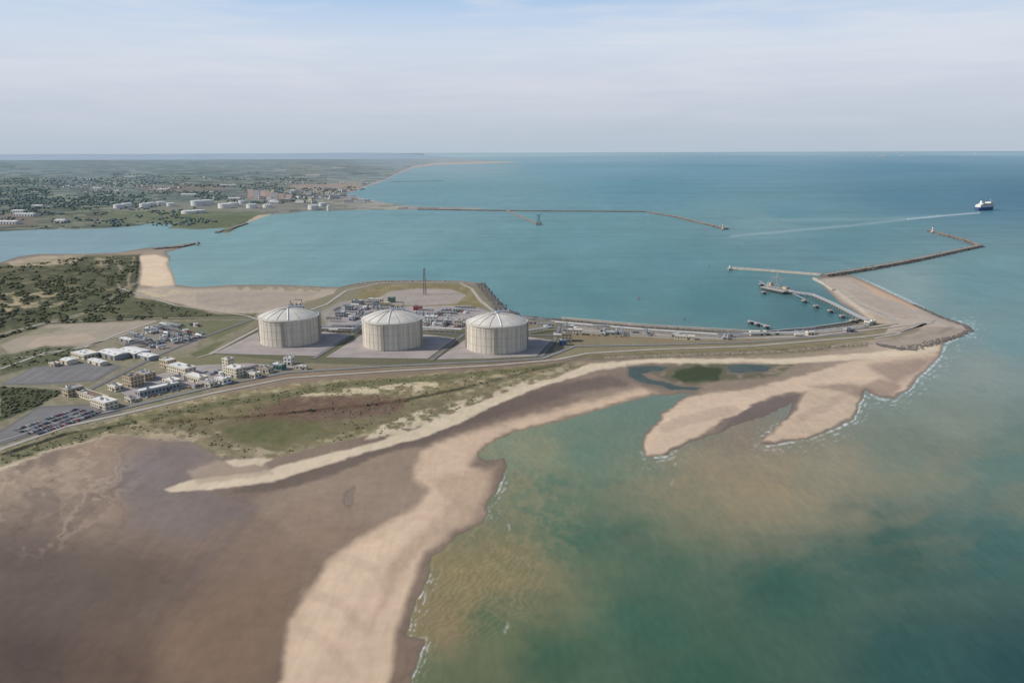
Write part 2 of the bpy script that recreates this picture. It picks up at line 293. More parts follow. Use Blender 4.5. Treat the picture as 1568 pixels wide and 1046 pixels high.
foam+=.8*bright*np.exp(-((s1+2.4+wob)/1.5)**2)*ex*sm(n3,.36,.6)
foam+=.5*bright*np.exp(-((s1+9+wob*2)/1.4)**2)*ex*sm(n3,.48,.68)
foam+=.3*bright*np.exp(-((s1+17+wob*3)/1.4)**2)*ex*sm(n3,.52,.7)
foam+=.7*np.exp(-((s1+1.2)/1.2)**2)*sm(-np.hypot(UU-1370,(VV-448)*1.5),-80,-30)
for (a,b,l) in ((775,960,14),(778,808,10),(1030,740,8)):
    foam+=sm(-np.hypot(UU-a-(n2-.5)*14,(VV-b)/ (l/3.0)),-3,-.5)*.5*sm(n3,.35,.6)
foam+=.6*sm(-linedist([(1500,326),(1440,331),(1390,336)],UU,VV,10),-1.6,-.4)
foam+=.22*sm(-linedist([(1390,336),(1300,346),(1220,353),(1120,362)],UU,VV,14),-3,-.6)
foam+=.12*sm(-linedist([(1440,331),(1330,336),(1200,337)],UU,VV,14),-3.5,-.6)
foam=np.clip(foam,0,1)
SCc=np.clip(SCc,0.004,.8)
# ------------------------------------------------------------------ materials
def NM(name):
    m=bpy.data.materials.new(name);m.use_nodes=True;nt=m.node_tree
    b=nt.nodes['Principled BSDF'];return m,nt,b
def N(nt,t,**k):
    n=nt.nodes.new(t)
    for a,b in k.items():
        if hasattr(n,a):setattr(n,a,b)
        else:n.inputs[a].default_value=b
    return n
def pmat(name,col,rough=.7,var=.15,scale=.3,metal=0,streak=False):
    m,nt,b=NM(name);L=nt.links
    tc=N(nt,'ShaderNodeTexCoord');no=N(nt,'ShaderNodeTexNoise');no.inputs['Scale'].default_value=scale;no.inputs['Detail'].default_value=5
    if streak:
        mp=N(nt,'ShaderNodeMapping');mp.inputs['Scale'].default_value=(1,1,.08);L.new(tc.outputs['Object'],mp.inputs[0]);L.new(mp.outputs[0],no.inputs['Vector'])
    else:L.new(tc.outputs['Object'],no.inputs['Vector'])
    r=N(nt,'ShaderNodeMapRange');r.inputs[1].default_value=.3;r.inputs[2].default_value=.7;r.inputs[3].default_value=1-var;r.inputs[4].default_value=1+var
    L.new(no.outputs[0],r.inputs[0])
    mx=N(nt,'ShaderNodeVectorMath',operation='SCALE');mx.inputs[0].default_value=tuple(lin(col));L.new(r.outputs[0],mx.inputs['Scale'])
    L.new(mx.outputs[0],b.inputs['Base Color']);b.inputs['Roughness'].default_value=rough;b.inputs['Metallic'].default_value=metal
    return m
M=dict(
 white=pmat('painted_white_metal',(218,215,208),.5),cream=pmat('cream_render',(205,194,172),.8),beige=pmat('beige_cladding',(182,164,138),.8),
 grey=pmat('grey_cladding',(150,150,150),.6),dark=pmat('dark_steel',(72,74,80),.5),glass=pmat('window_glass',(50,60,70),.2),
 conc=pmat('concrete',(168,160,150),.85,.18,.12),roofg=pmat('roof_membrane_grey',(150,148,146),.9),roofw=pmat('roof_white',(218,214,207),.8,.08),roofb=pmat('roof_brown',(124,106,92),.9),
 red=pmat('red_paint',(160,66,56),.5),green=pmat('green_cladding',(84,120,108),.6),blue=pmat('blue_cladding',(66,92,134),.6),yellow=pmat('yellow_paint',(195,165,80),.5),orange=pmat('orange_paint',(215,110,50),.5),
 rock=pmat('armour_rock',(108,102,96),.95,.35,.4),rockl=pmat('weathered_jetty_stone',(150,140,128),.95,.25,.2),
 road=pmat('asphalt_road',(116,113,111),.9,.12,.05),roadl=pmat('pale_track',(170,161,149),.95,.12,.05),gravel=pmat('gravel_pad',(158,148,143),.95,.14,.04),
 kerb=pmat('kerb_concrete',(186,180,170),.9),mark=pmat('road_marking_white',(215,215,210),.8),
 tankw=pmat('tank_concrete_wall',(204,195,179),.85,.16,.22,0,True),tankb=pmat('tank_buttress_concrete',(166,157,145),.85,.12,.2,0,True),tankr=pmat('tank_roof_concrete',(204,198,187),.85,.12,.06),
 steel=pmat('galvanised_steel',(165,168,172),.45,.1,.5),brick=pmat('pink_brick_facade',(232,204,192),.85),
 tree=pmat('scrub_foliage',(74,78,54),.95,.45,.12),bush=pmat('dune_grass_tufts',(104,102,72),.95,.35,.12),treef=pmat('haze_tinted_foliage',(90,107,104),.95,.25,.02),redroof=pmat('clay_tile_roof',(150,128,120),.9),hazew=pmat('haze_tinted_wall',(208,207,204),.9))  # treef and hazew carry distance haze in their base colour
m,nt,b=NM('land_cover');L=nt.links;M['land']=m
at=N(nt,'ShaderNodeAttribute',attribute_name='Col');av=N(nt,'ShaderNodeAttribute',attribute_name='veg');aw=N(nt,'ShaderNodeAttribute',attribute_name='wet')
tc=N(nt,'ShaderNodeTexCoord')
def noise(sc,det=4,vec=None,dist=0):
    n=N(nt,'ShaderNodeTexNoise');n.inputs['Scale'].default_value=sc;n.inputs['Detail'].default_value=det;n.inputs['Distortion'].default_value=dist
    L.new(vec or tc.outputs['Object'],n.inputs['Vector']);return n
def mr(src,a,b_,c,d):
    r=N(nt,'ShaderNodeMapRange');L.new(src,r.inputs[0])
    for i,x in enumerate((a,b_,c,d)):r.inputs[i+1].default_value=x
    return r
def math_(op,a,b_):
    n=N(nt,'ShaderNodeMath',operation=op)
    for i,x in enumerate((a,b_)):
        if isinstance(x,(int,float)):n.inputs[i].default_value=x
        else:L.new(x,n.inputs[i])
    return n.outputs[0]
na=noise(.02,6);nb=noise(.11,4);ncl=noise(.06,5,None,1.0)
mpr=N(nt,'ShaderNodeMapping');mpr.inputs['Rotation'].default_value=(0,0,.7);mpr.inputs['Scale'].default_value=(1,.22,1);L.new(tc.outputs['Object'],mpr.inputs[0])
nrp=noise(.16,5,mpr.outputs[0],.8)
v1=mr(na.outputs[0],.3,.7,.93,1.07);v2=mr(nb.outputs[0],.3,.7,.95,1.05);v3=mr(nrp.outputs[0],.3,.7,.94,1.06)
sc=N(nt,'ShaderNodeVectorMath',operation='SCALE');L.new(at.outputs['Color'],sc.inputs[0]);L.new(math_('MULTIPLY',math_('MULTIPLY',v1.outputs[0],v2.outputs[0]),v3.outputs[0]),sc.inputs['Scale'])
thr=mr(ncl.outputs[0],.46,.58,0,1)
kf=math_('MULTIPLY',math_('MULTIPLY',thr.outputs[0],av.outputs['Fac']),.8)
mx=N(nt,'ShaderNodeMix',data_type='RGBA');L.new(kf,mx.inputs[0]);L.new(sc.outputs[0],mx.inputs[6]);mx.inputs[7].default_value=(*lin((70,72,48)),1)
L.new(mx.outputs[2],b.inputs['Base Color'])
L.new(mr(aw.outputs['Fac'],0,1,.95,.45).outputs[0],b.inputs['Roughness']);b.inputs['Specular IOR Level'].default_value=.22
bp=N(nt,'ShaderNodeBump');bp.inputs['Strength'].default_value=.5;bp.inputs['Distance'].default_value=1.1
L.new(math_('ADD',math_('MULTIPLY',ncl.outputs[0],av.outputs['Fac']),math_('ADD',math_('MULTIPLY',nb.outputs[0],.10),math_('MULTIPLY',nrp.outputs[0],.2))),bp.inputs['Height']);L.new(bp.outputs[0],b.inputs['Normal'])
# sea material
m=bpy.data.materials.new('sea_water');m.use_nodes=True;nt=m.node_tree;L=nt.links;M['sea']=m
nt.nodes.remove(nt.nodes['Principled BSDF']);out=nt.nodes['Material Output']
at=N(nt,'ShaderNodeAttribute',attribute_name='Col');af=N(nt,'ShaderNodeAttribute',attribute_name='foam');ash=N(nt,'ShaderNodeAttribute',attribute_name='shoal')
tc=N(nt,'ShaderNodeTexCoord')
mp=N(nt,'ShaderNodeMapping');mp.inputs['Rotation'].default_value=(0,0,.5);mp.inputs['Scale'].default_value=(1,.35,1);L.new(tc.outputs['Object'],mp.inputs[0])
na=noise(.012,5,mp.outputs[0],.5);nb=noise(.2,4,mp.outputs[0]);nc=noise(.035,5,mp.outputs[0],1.5)
wv=N(nt,'ShaderNodeTexWave');wv.inputs['Scale'].default_value=.06;wv.inputs['Distortion'].default_value=26;wv.inputs['Detail'].default_value=4;wv.inputs['Detail Scale'].default_value=.35;wv.inputs['Detail Roughness'].default_value=.65
mp2=N(nt,'ShaderNodeMapping');mp2.inputs['Rotation'].default_value=(0,0,.35);L.new(tc.outputs['Object'],mp2.inputs[0]);L.new(mp2.outputs[0],wv.inputs['Vector'])
v1=mr(na.outputs[0],.3,.7,.94,1.06);v2=mr(nc.outputs[0],.3,.7,.95,1.05);v3=mr(nb.outputs[0],.3,.7,.93,1.07)
wvm=math_('ADD',1.0,math_('MULTIPLY',math_('SUBTRACT',wv.outputs[1],.5),math_('MULTIPLY',ash.outputs['Fac'],.2)))
sc=N(nt,'ShaderNodeVectorMath',operation='SCALE');L.new(at.outputs['Color'],sc.inputs[0]);L.new(math_('MULTIPLY',math_('MULTIPLY',math_('MULTIPLY',v1.outputs[0],v2.outputs[0]),v3.outputs[0]),wvm),sc.inputs['Scale'])
fx=math_('MULTIPLY',af.outputs['Fac'],mr(nb.outputs[0],.38,.62,.3,1).outputs[0])
mx=N(nt,'ShaderNodeMix',data_type='RGBA');L.new(fx,mx.inputs[0]);L.new(sc.outputs[0],mx.inputs[6]);mx.inputs[7].default_value=(.78,.79,.77,1)
df=N(nt,'ShaderNodeBsdfDiffuse');L.new(mx.outputs[2],df.inputs[0])
gl=N(nt,'ShaderNodeBsdfGlossy');gl.inputs['Roughness'].default_value=.3;gl.inputs[0].default_value=(.9,.95,1,1)
bp=N(nt,'ShaderNodeBump');bp.inputs['Strength'].default_value=.4;bp.inputs['Distance'].default_value=.5;L.new(nb.outputs[0],bp.inputs['Height'])
L.new(bp.outputs[0],gl.inputs['Normal'])
fr=N(nt,'ShaderNodeFresnel');fr.inputs[0].default_value=1.33
fm_=math_('MINIMUM',math_('MULTIPLY',fr.outputs[0],.6),.15)
ms=N(nt,'ShaderNodeMixShader');L.new(fm_,ms.inputs[0]);L.new(df.outputs[0],ms.inputs[1]);L.new(gl.outputs[0],ms.inputs[2]);L.new(ms.outputs[0],out.inputs[0])
# ------------------------------------------------------------------ sheets
def sheet(name,X,Y,Z,cols,attrs,mat,keep=None):
    nr,nc=X.shape
    idx=np.arange(nr*nc).reshape(nr,nc)
    q=np.stack([idx[1:,:-1],idx[1:,1:],idx[:-1,1:],idx[:-1,:-1]],-1).reshape(-1,4)
    if keep is not None:
        kk=(keep[1:,:-1]|keep[1:,1:]|keep[:-1,1:]|keep[:-1,:-1]).ravel();q=q[kk]
        used=np.unique(q);rm=np.full(nr*nc,-1);rm[used]=np.arange(len(used));q=rm[q]
    else:used=np.arange(nr*nc)
    co=np.stack([X.ravel(),Y.ravel(),Z.ravel()],-1)[used].astype(np.float32)
    me=bpy.data.meshes.new(name);me.vertices.add(len(co));me.vertices.foreach_set('co',co.ravel())
    me.loops.add(q.size);me.loops.foreach_set('vertex_index',q.ravel().astype(np.int32))
    me.polygons.add(len(q));me.polygons.foreach_set('loop_start',np.arange(0,q.size,4,dtype=np.int32));me.polygons.foreach_set('loop_total',np.full(len(q),4,np.int32))
    me.polygons.foreach_set('use_smooth',np.ones(len(q),bool))
    me.update(calc_edges=True)
    a=me.attributes.new('Col','FLOAT_COLOR','POINT')
    cc=np.ones((len(used),4),np.float32);cc[:,:3]=cols.reshape(-1,3)[used];a.data.foreach_set('color',cc.ravel())
    for k,vv in attrs.items():
        a=me.attributes.new(k,'FLOAT','POINT');a.data.foreach_set('value',vv.ravel()[used].astype(np.float32))
    me.materials.append(mat);o=bpy.data.objects.new(name,me);bpy.context.collection.objects.link(o);return o
XL,YL=G(UU,VV,ZZ)
sheet('coastal_ground',XL,YL,ZZ,C,{'veg':veg,'wet':wet*(1-hard)},M['land'],keep=(sd>-6))
sheet('sea',XX0,YY0,np.zeros_like(XX0),SCc,{'foam':foam,'shoal':shoal},M['sea'])
# ------------------------------------------------------------------ mesh builder
class MB:
    def __init__(s):s.v=[];s.f=[];s.m=[];s.mats=[]
    def mi(s,k):
        if k not in s.mats:s.mats.append(k)
        return s.mats.index(k)
    def add(s,vs,fs,k):
        o=len(s.v);s.v+=[tuple(x) for x in vs];i=s.mi(k)
        for f in fs:s.f.append([o+a for a in f]);s.m.append(i)
    def box(s,c,d,k,rot=0,tap=1.0):
        x,y,z=c;a,b_,h=d[0]/2,d[1]/2,d[2];cr,sr=math.cos(rot),math.sin(rot);vs=[]
        for zz,t in ((0,1),(h,tap)):
            for sx,sy in ((-1,-1),(1,-1),(1,1),(-1,1)):
                px,py=sx*a*t,sy*b_*t;vs.append((x+px*cr-py*sr,y+px*sr+py*cr,z+zz))
        s.add(vs,[(0,3,2,1),(4,5,6,7),(0,1,5,4),(1,2,6,5),(2,3,7,6),(3,0,4,7)],k)
    def prof(s,c,pr,k,n=24,cap=True):
        """surface of revolution from (radius,z) list"""
        x,y,z=c;vs=[];fs=[]
        for r,h in pr:
            for i in range(n):
                a=2*math.pi*i/n;vs.append((x+r*math.cos(a),y+r*math.sin(a),z+h))
        for j in range(len(pr)-1):
            for i in range(n):
                i2=(i+1)%n;fs.append((j*n+i,j*n+i2,(j+1)*n+i2,(j+1)*n+i))
        if cap:fs.append(tuple((len(pr)-1)*n+i for i in range(n)))
        s.add(vs,fs,k)
    def rod(s,a,b_,r,k,n=5):
        a=Vector(a);b_=Vector(b_);d=b_-a
        if d.length<1e-4:return
        q=d.to_track_quat('Z','Y');vs=[]
        for p in (a,b_):
            for i in range(n):
                t=2*math.pi*i/n;vs.append(p+q@Vector((r*math.cos(t),r*math.sin(t),0)))
        s.add(vs,[(i,(i+1)%n,n+(i+1)%n,n+i) for i in range(n)]+[tuple(range(n-1,-1,-1)),tuple(range(n,2*n))],k)
    def obj(s,name,loc=(0,0,0),smooth=False):
        me=bpy.data.meshes.new(name);me.from_pydata(s.v,[],s.f)
        for k in s.mats:me.materials.append(M[k])
        me.polygons.foreach_set('material_index',s.m)
        if smooth:me.polygons.foreach_set('use_smooth',[True]*len(s.f))
        me.update();o=bpy.data.objects.new(name,me);o.location=loc;bpy.context.collection.objects.link(o);return o
def strip(mb,pts,width,k,z=.35,sub=6,height=None,kb='rock',side=2.0,onland=True):
    """road / wall ribbon along points given in image pixels; width in metres"""
    pp=[]
    for i in range(len(pts)-1):
        for t in range(sub):
            f=t/sub;pp.append((pts[i][0]*(1-f)+pts[i+1][0]*f,pts[i][1]*(1-f)+pts[i+1][1]*f))
    pp.append(pts[-1]);W=[]
    for u,v in pp:
        if onland:W.append(Vector(PT(u,v,z)))
        else:
            x,y=G(u,v,0);W.append(Vector((x,y,height)))
    vs=[];fs=[]
    n=len(W)
    for i in range(n):
        d=(W[min(i+1,n-1)]-W[max(i-1,0)]);d.z=0;d.normalize();nn=Vector((-d.y,d.x,0))*width/2
        if height is None:vs+=[W[i]-nn,W[i]+nn]
        else:
            e=nn.normalized()*side
            lo=Vector((0,0,-W[i].z-.6))
            vs+=[W[i]-nn-e+lo,W[i]-nn,W[i]+nn,W[i]+nn+e+lo]
    if height is None:
        mb.add(vs,[(2*i,2*i+2,2*i+3,2*i+1) for i in range(n-1)],k)
    else:
        mb.add(vs,[(4*i+1,4*i+5,4*i+6,4*i+2) for i in range(n-1)],k)
        mb.add(vs,[(4*i,4*i+4,4*i+5,4*i+1) for i in range(n-1)]+[(4*i+2,4*i+6,4*i+7,4*i+3) for i in range(n-1)]+[(0,1,2,3),(4*n-1,4*n-2,4*n-3,4*n-4)],kb)
    return W
def pad(name,poly,k,z=.3):
    mb=MB();p=[PT(u,v,0) for u,v in poly]
    zt=max(q[2] for q in p)+z
    P2=[(*G(u,v,zt),zt) for u,v in poly];n=len(P2)
    lo=[(a,b_,zt-1.5) for a,b_,_ in P2]
    mb.add(P2+lo,[tuple(range(n))],k);mb.add(P2+lo,[(i,(i+1)%n,n+(i+1)%n,n+i) for i in range(n)],'kerb')
    mb.obj(name);return zt
def ico(sub):
    import bmesh
    bm=bmesh.new();bmesh.ops.create_icosphere(bm,subdivisions=sub,radius=1);v=np.array([x.co[:] for x in bm.verts]);f=np.array([[a.index for a in q.verts] for q in bm.faces]);bm.free();return v,f
I1=ico(1);I2=ico(2)
def clumps(name,pos,size,k,base=I1,flat=.7,rough=.35):
    bv,bf=base;n=len(pos);pos=np.array(pos,float);size=np.array(size,float)
    r=1+rough*(rng.random((n,len(bv)))-.5)*2
    th=rng.random(n)*6.28;c,s=np.cos(th),np.sin(th)
    asp=.7+.6*rng.random((n,1))
    x=bv[None,:,0]*r*asp;y=bv[None,:,1]*r;z=bv[None,:,2]*r*flat
    X=(x*c[:,None]-y*s[:,None])*size[:,None]+pos[:,0:1];Y=(x*s[:,None]+y*c[:,None])*size[:,None]+pos[:,1:2];Z=z*size[:,None]+pos[:,2:3]
    co=np.stack([X,Y,Z],-1).reshape(-1,3).astype(np.float32)
    q=(bf[None]+np.arange(n)[:,None,None]*len(bv)).reshape(-1,3)
    me=bpy.data.meshes.new(name);me.vertices.add(len(co));me.vertices.foreach_set('co',co.ravel())
    me.loops.add(q.size);me.loops.foreach_set('vertex_index',q.ravel().astype(np.int32));me.polygons.add(len(q))
    me.polygons.foreach_set('loop_start',np.arange(0,q.size,3,dtype=np.int32));me.polygons.foreach_set('loop_total',np.full(len(q),3,np.int32))
    me.update(calc_edges=True);me.materials.append(M[k]);o=bpy.data.objects.new(name,me);bpy.context.collection.objects.link(o);return o
def inpoly(poly,n,dens=None):
    p=np.array(poly,float);lo=p.min(0);hi=p.max(0);out=[]
    while len(out)<n:
        q=lo+(hi-lo)*rng.random((n*2,2));s=sdf(poly,q[:,0],q[:,1],5)
        q=q[s>0]
        if dens is not None:q=q[dens(q[:,0],q[:,1])]
        out+=list(map(tuple,q))
    return out[:n]
# ------------------------------------------------------------------ vegetation
dd=lambda u,v:fbm(u/14,v/6,77)>.52
pts=inpoly([(-60,410),(20,408),(120,395),(212,392),(210,432),(200,455),(180,472),(240,488),(75,496),(0,518),(-60,535)],3400,dd)
clumps('scrub_thicket',[PT(u,v,.4) for u,v in pts],1.2+4.0*rng.random(len(pts))**2,'tree')
dg=lambda u,v:(fbm(u/14,v/6,77)>.5)&(sdf(GREEN,u,v,20)<-2)
pts=inpoly(GV,500,dd)+inpoly(DUNE,800,dg)
clumps('dune_bushes',[PT(u,v,.1) for u,v in pts],.5+1.3*rng.random(len(pts))**2,'bush')
pts=inpoly([(0,592),(100,598),(60,620),(0,642)],260)+inpoly([(0,548),(70,532),(135,534),(90,552),(0,572)],140)+inpoly([(200,460),(260,468),(330,483),(240,488)],160,dd)
clumps('hedge_bushes',[PT(u,v,.3) for u,v in pts],.8+2.2*rng.random(len(pts))**2,'tree')
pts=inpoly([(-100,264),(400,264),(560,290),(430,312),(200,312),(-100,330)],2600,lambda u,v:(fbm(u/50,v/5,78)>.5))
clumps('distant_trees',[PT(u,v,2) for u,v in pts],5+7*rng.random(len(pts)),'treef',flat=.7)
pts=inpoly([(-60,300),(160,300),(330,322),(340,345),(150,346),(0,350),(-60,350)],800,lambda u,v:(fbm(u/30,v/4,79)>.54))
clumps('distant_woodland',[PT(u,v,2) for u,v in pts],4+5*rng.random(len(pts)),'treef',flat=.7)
# ------------------------------------------------------------------ roads and pads
def road(name,pts,w,k='road',z=.5,mark=False):
    mb=MB();strip(mb,pts,w,k,z)
    if mark:strip(mb,pts,.6,'mark',z+.06)
    mb.obj(name)
road('coast_road',[(-40,705),(0,688),(100,653),(205,630),(330,601),(440,579),(600,568),(760,559),(850,551),(900,541),(1000,535),(1150,530),(1320,516),(1380,508),(1428,493)],7,'roadl',.5,False)
road('inner_road',[(-40,690),(0,675),(100,645),(200,622),(320,593),(440,570),(600,560),(760,553),(830,549),(880,530),(1000,528),(1150,524),(1320,510)],9,'road',.6,True)
road('site_road',[(130,600),(170,580),(240,545),(300,520),(390,488)],7,'road',.55)
road('plant_road',[(320,543),(395,503),(500,466),(530,445),(580,434),(640,433),(705,434),(722,442),(735,460),(760,480),(850,492)],7,'roadl',.6)
road('track',[(0,565),(70,540),(130,532),(190,508),(240,492)],6,'roadl',.5)
road('track',[(-30,520),(75,494),(240,487),(395,486)],4,'roadl',.5)
road('track',[(20,548),(60,545),(130,530),(200,510)],4,'roadl',.5)
road('track',[(300,548),(345,536),(395,512)],4,'roadl',.5)
road('track',[(180,440),(215,452),(270,468),(380,484),(395,490)],5,'roadl',.6)
road('quay_road',[(850,492),(980,503),(1100,513),(1240,510),(1340,500),(1372,495),(1362,484),(1320,468),(1280,440),(1262,428)],8,'roadl',.6)
road('quay_road',[(862,505),(980,512),(1100,519),(1240,515),(1330,505),(1400,497),(1430,490),(1400,475),(1330,450),(1290,432)],6,'roadl',.55)
road('quay_road',[(1340,518),(1372,512),(1400,503),(1430,490)],6,'roadl',.5)
road('tank_road',[(480,549),(540,512),(560,505)],7,'road',.6);road('tank_road',[(660,552),(702,518),(715,508)],7,'road',.6);road('tank_road',[(828,547),(850,520),(858,495)],7,'road',.6)
road('tank_road',[(500,505),(600,508),(720,512),(850,514)],7,'road',.65)
pad('gravel_pad',[(328,541),(394,509),(498,508),(538,513),(488,545)],'gravel')
pad('gravel_pad',[(499,547),(553,513),(655,512),(697,518),(655,549)],'gravel')
pad('gravel_pad',[(669,550),(714,519),(810,516),(845,521),(822,545),(745,549)],'gravel')
pad('asphalt_car_park',[(2,588),(52,563),(120,557),(180,562),(146,582),(60,587)],'road')
pad('asphalt_car_park',[(-15,672),(62,624),(158,620),(150,628),(110,645),(0,680)],'road')
pad('concrete_apron',[(205,612),(330,582),(440,566),(455,561),(380,556),(290,560),(200,585),(185,600)],'gravel')
pad('concrete_apron',[(498,500),(520,468),(600,470),(715,468),(790,490),(700,505),(600,506)],'gravel')
mb=MB()
for i in range(7):
    f=i/6;strip(mb,[(56+f*112,564.5-f*1.2),(18+f*118,585-f*2.5)],.3,'mark',.75,2)
mb.obj('parking_bay_lines')
# ------------------------------------------------------------------ LNG tanks
def lng_tank(u,v,R,Hw,ph):
    zt=float(ter(u,v))+.35;x,y=G(u,v,zt);mb=MB();n=96
    mb.prof((0,0,-1),[(R+1.2,0),(R+1.2,1.8),(R,1.81)],'conc',n,False)
    mb.prof((0,0,.8),[(R,0),(R,Hw-1.6)],'tankw',n,False)
    mb.prof((0,0,Hw-.8),[(R,0),(R+1.1,.5),(R+1.1,2.6),(R-.2,2.6)],'tankr',n,False)
    S=(R*R+11.5**2)/(2*11.5);pr=[]
    for i in range(13):
        r=(R-.2)*(1-i/12.0);pr.append((max(r,.05),Hw+1.6+math.sqrt(S*S-r*r)-(S-11.5)))
    mb.prof((0,0,0),pr,'tankr',n,True)
    for i in range(4):
        a=ph+i*math.pi/2;mb.box((math.cos(a)*(R+.7),math.sin(a)*(R+.7),0),(3.2,4.6,Hw+.5),'tankb',a)
    for i in range(36):
        a=2*math.pi*i/36;mb.box((math.cos(a)*(R+.02),math.sin(a)*(R+.02),.8),(.4,.4,Hw-1.7),'tankb',a)
    for hh in (12,24,35):
        mb.prof((0,0,hh),[(R+.02,0),(R+.22,0),(R+.22,.3),(R+.02,.3)],'tankb',n,False)
    for i in range(16):
        a=ph+.2+2*math.pi*i/16;prev=None
        for j in range(10):
            r=(R-1)*(1-j/10.0);z=Hw+1.9+math.sqrt(S*S-r*r)-(S-11.5);p=(r*math.cos(a),r*math.sin(a),z)
            if prev:mb.rod(prev,p,.35 if i%4 else 1.0,'tankb' if i%4 else 'roofw',4)
            prev=p
    for hh in (Hw+2.8,Hw+3.4):
        mb.prof((0,0,hh),[(R+.9,0),(R+1.0,0),(R+1.0,.12),(R+.9,.12)],'steel',n,False)
    px,py=6,R*.52
    zp=Hw+12
    for sx in (-11,0,11):
        for sy in (-6,6):mb.rod((px+sx,py+sy,Hw+3),(px+sx,py+sy,zp),.5,'steel')
    mb.box((px,py,zp),(26,15,.6),'steel')
    for q in range(7):
        mb.prof((px-10+q*3.4,py-3+(q%2)*5,zp+.6),[(1,0),(1,2.4),(.5,3.0),(.5,4.2)],'dark' if q%2 else 'grey',10)
    for q in range(9):mb.rod((px-12.5+q*3.1,py-7.3,zp),(px-12.5+q*3.1,py-7.3,zp+2),.15,'steel')
    mb.rod((px-12.5,py-7.3,zp+2),(px+12.5,py-7.3,zp+2),.15,'steel')
    mb.rod((px+9,py+4,zp),(px+9,py+4,zp+10),.5,'dark');mb.rod((px+9,py+4,zp+9),(px-2,py+1,zp+10),.4,'dark')
    mb.rod((px-9,py+3,zp),(px-9,py+3,zp+8),.5,'dark')
    for o in (-2,0,2):
        mb.rod((px+o,py+6,zp+1.2),(px+o,R+2,Hw+5),.6,'grey');mb.rod((px+o,R+2,Hw+5),(px+o,R+3,0),.6,'grey')
    mb.prof((0,0,Hw+12.5),[(3,0),(3,2.2),(.6,3.0)],'steel',16)
    a=math.radians(35);tx,ty=math.cos(a)*(R+4),math.sin(a)*(R+4)
    for sx in (-2.5,2.5):
        for sy in (-2.5,2.5):mb.rod((tx+sx,ty+sy,0),(tx+sx,ty+sy,Hw+6),.3,'steel')
    for q in range(12):
        z0=q*(Hw+4)/12;mb.rod((tx-2.5,ty-2.5,z0),(tx+2.5,ty-2.5,z0+(Hw+4)/12),.25,'steel');mb.box((tx,ty,z0),(5.4,5.4,.2),'steel')
    mb.obj('lng_storage_tank',(x,y,zt))
lng_tank(444.5,522,46.5,40.5,-.62-.9)
lng_tank(601.5,527,46.5,40.5,-1.75)
lng_tank(761,532,46.5,40.5,-1.6)
# ------------------------------------------------------------------ buildings
def building(name,u,v,w,d,h,rot,wall='cream',roof='roofg',stor=2,units=3,win=True,zt=None):
    x,y,z=PT(u,v,.2);r=0;mb=MB()
    mb.box((0,0,-2),(w,d,h+2),wall)
    mb.box((0,0,h),(w+.6,d+.6,.5),roof)
    for sx,sy,a,b_ in ((0,-1,w+.6,.5),(0,1,w+.6,.5),(-1,0,.5,d-.4),(1,0,.5,d-.4)):
        mb.box((sx*(w/2+.05),sy*(d/2+.05),h+.5),(a,b_,.8),wall)
    if win:
        sh=h/stor
        for s_ in range(stor):
            zz=s_*sh+sh*.35
            for side in (-1,1):
                n=max(1,int(w/4.5))
                for i in range(n):mb.box((-w/2+(i+.5)*w/n,side*(d/2+.02),zz),(w/n*.5,.12,sh*.36),'glass')
                n=max(1,int(d/4.5))
                for i in range(n):mb.box((side*(w/2+.02),-d/2+(i+.5)*d/n,zz),(.12,d/n*.5,sh*.36),'glass')
    mb.box((w*.2,-d/2-.05,0),(3.4,.2,min(3.4,h*.6)),'dark')
    for q in range(units):
        a,b_=(random.uniform(-.36,.36)*w,random.uniform(-.3,.3)*d);s_=random.uniform(1.6,4)
        mb.box((a,b_,h+.5),(s_*1.3,s_,random.uniform(1,2.4)),random.choice(['steel','grey','roofw']))
        mb.box((a,b_,h+3),(s_*.5,s_*.5,.3),'dark')
    o=mb.obj(name,(x,y,z));o.rotation_euler[2]=math.radians(rot);return o
def warehouse(name,u,v,w,d,h,rot,wall='grey',roof='roofw'):
    x,y,z=PT(u,v,.2);mb=MB();mb.box((0,0,-2),(w,d,h+2),wall);e=d/2+.6;g=d*.08;a=w/2+.5
    mb.add([(-a,-e,h),(a,-e,h),(a,0,h+g),(-a,0,h+g),(-a,e,h),(a,e,h)],[(0,1,2,3),(3,2,5,4),(0,3,4),(1,5,2),(0,4,5,1)],roof)
    for i in range(max(1,int(w/14))):
        xx=-w/2+(i+.5)*w/max(1,int(w/14));mb.box((xx,-d/2-.05,0),(5,.2,h*.7),'dark');mb.box((xx,-d*.25,h+g*.45),(2,d*.2,.35),'glass')
    o=mb.obj(name,(x,y,z));o.rotation_euler[2]=math.radians(rot);return o
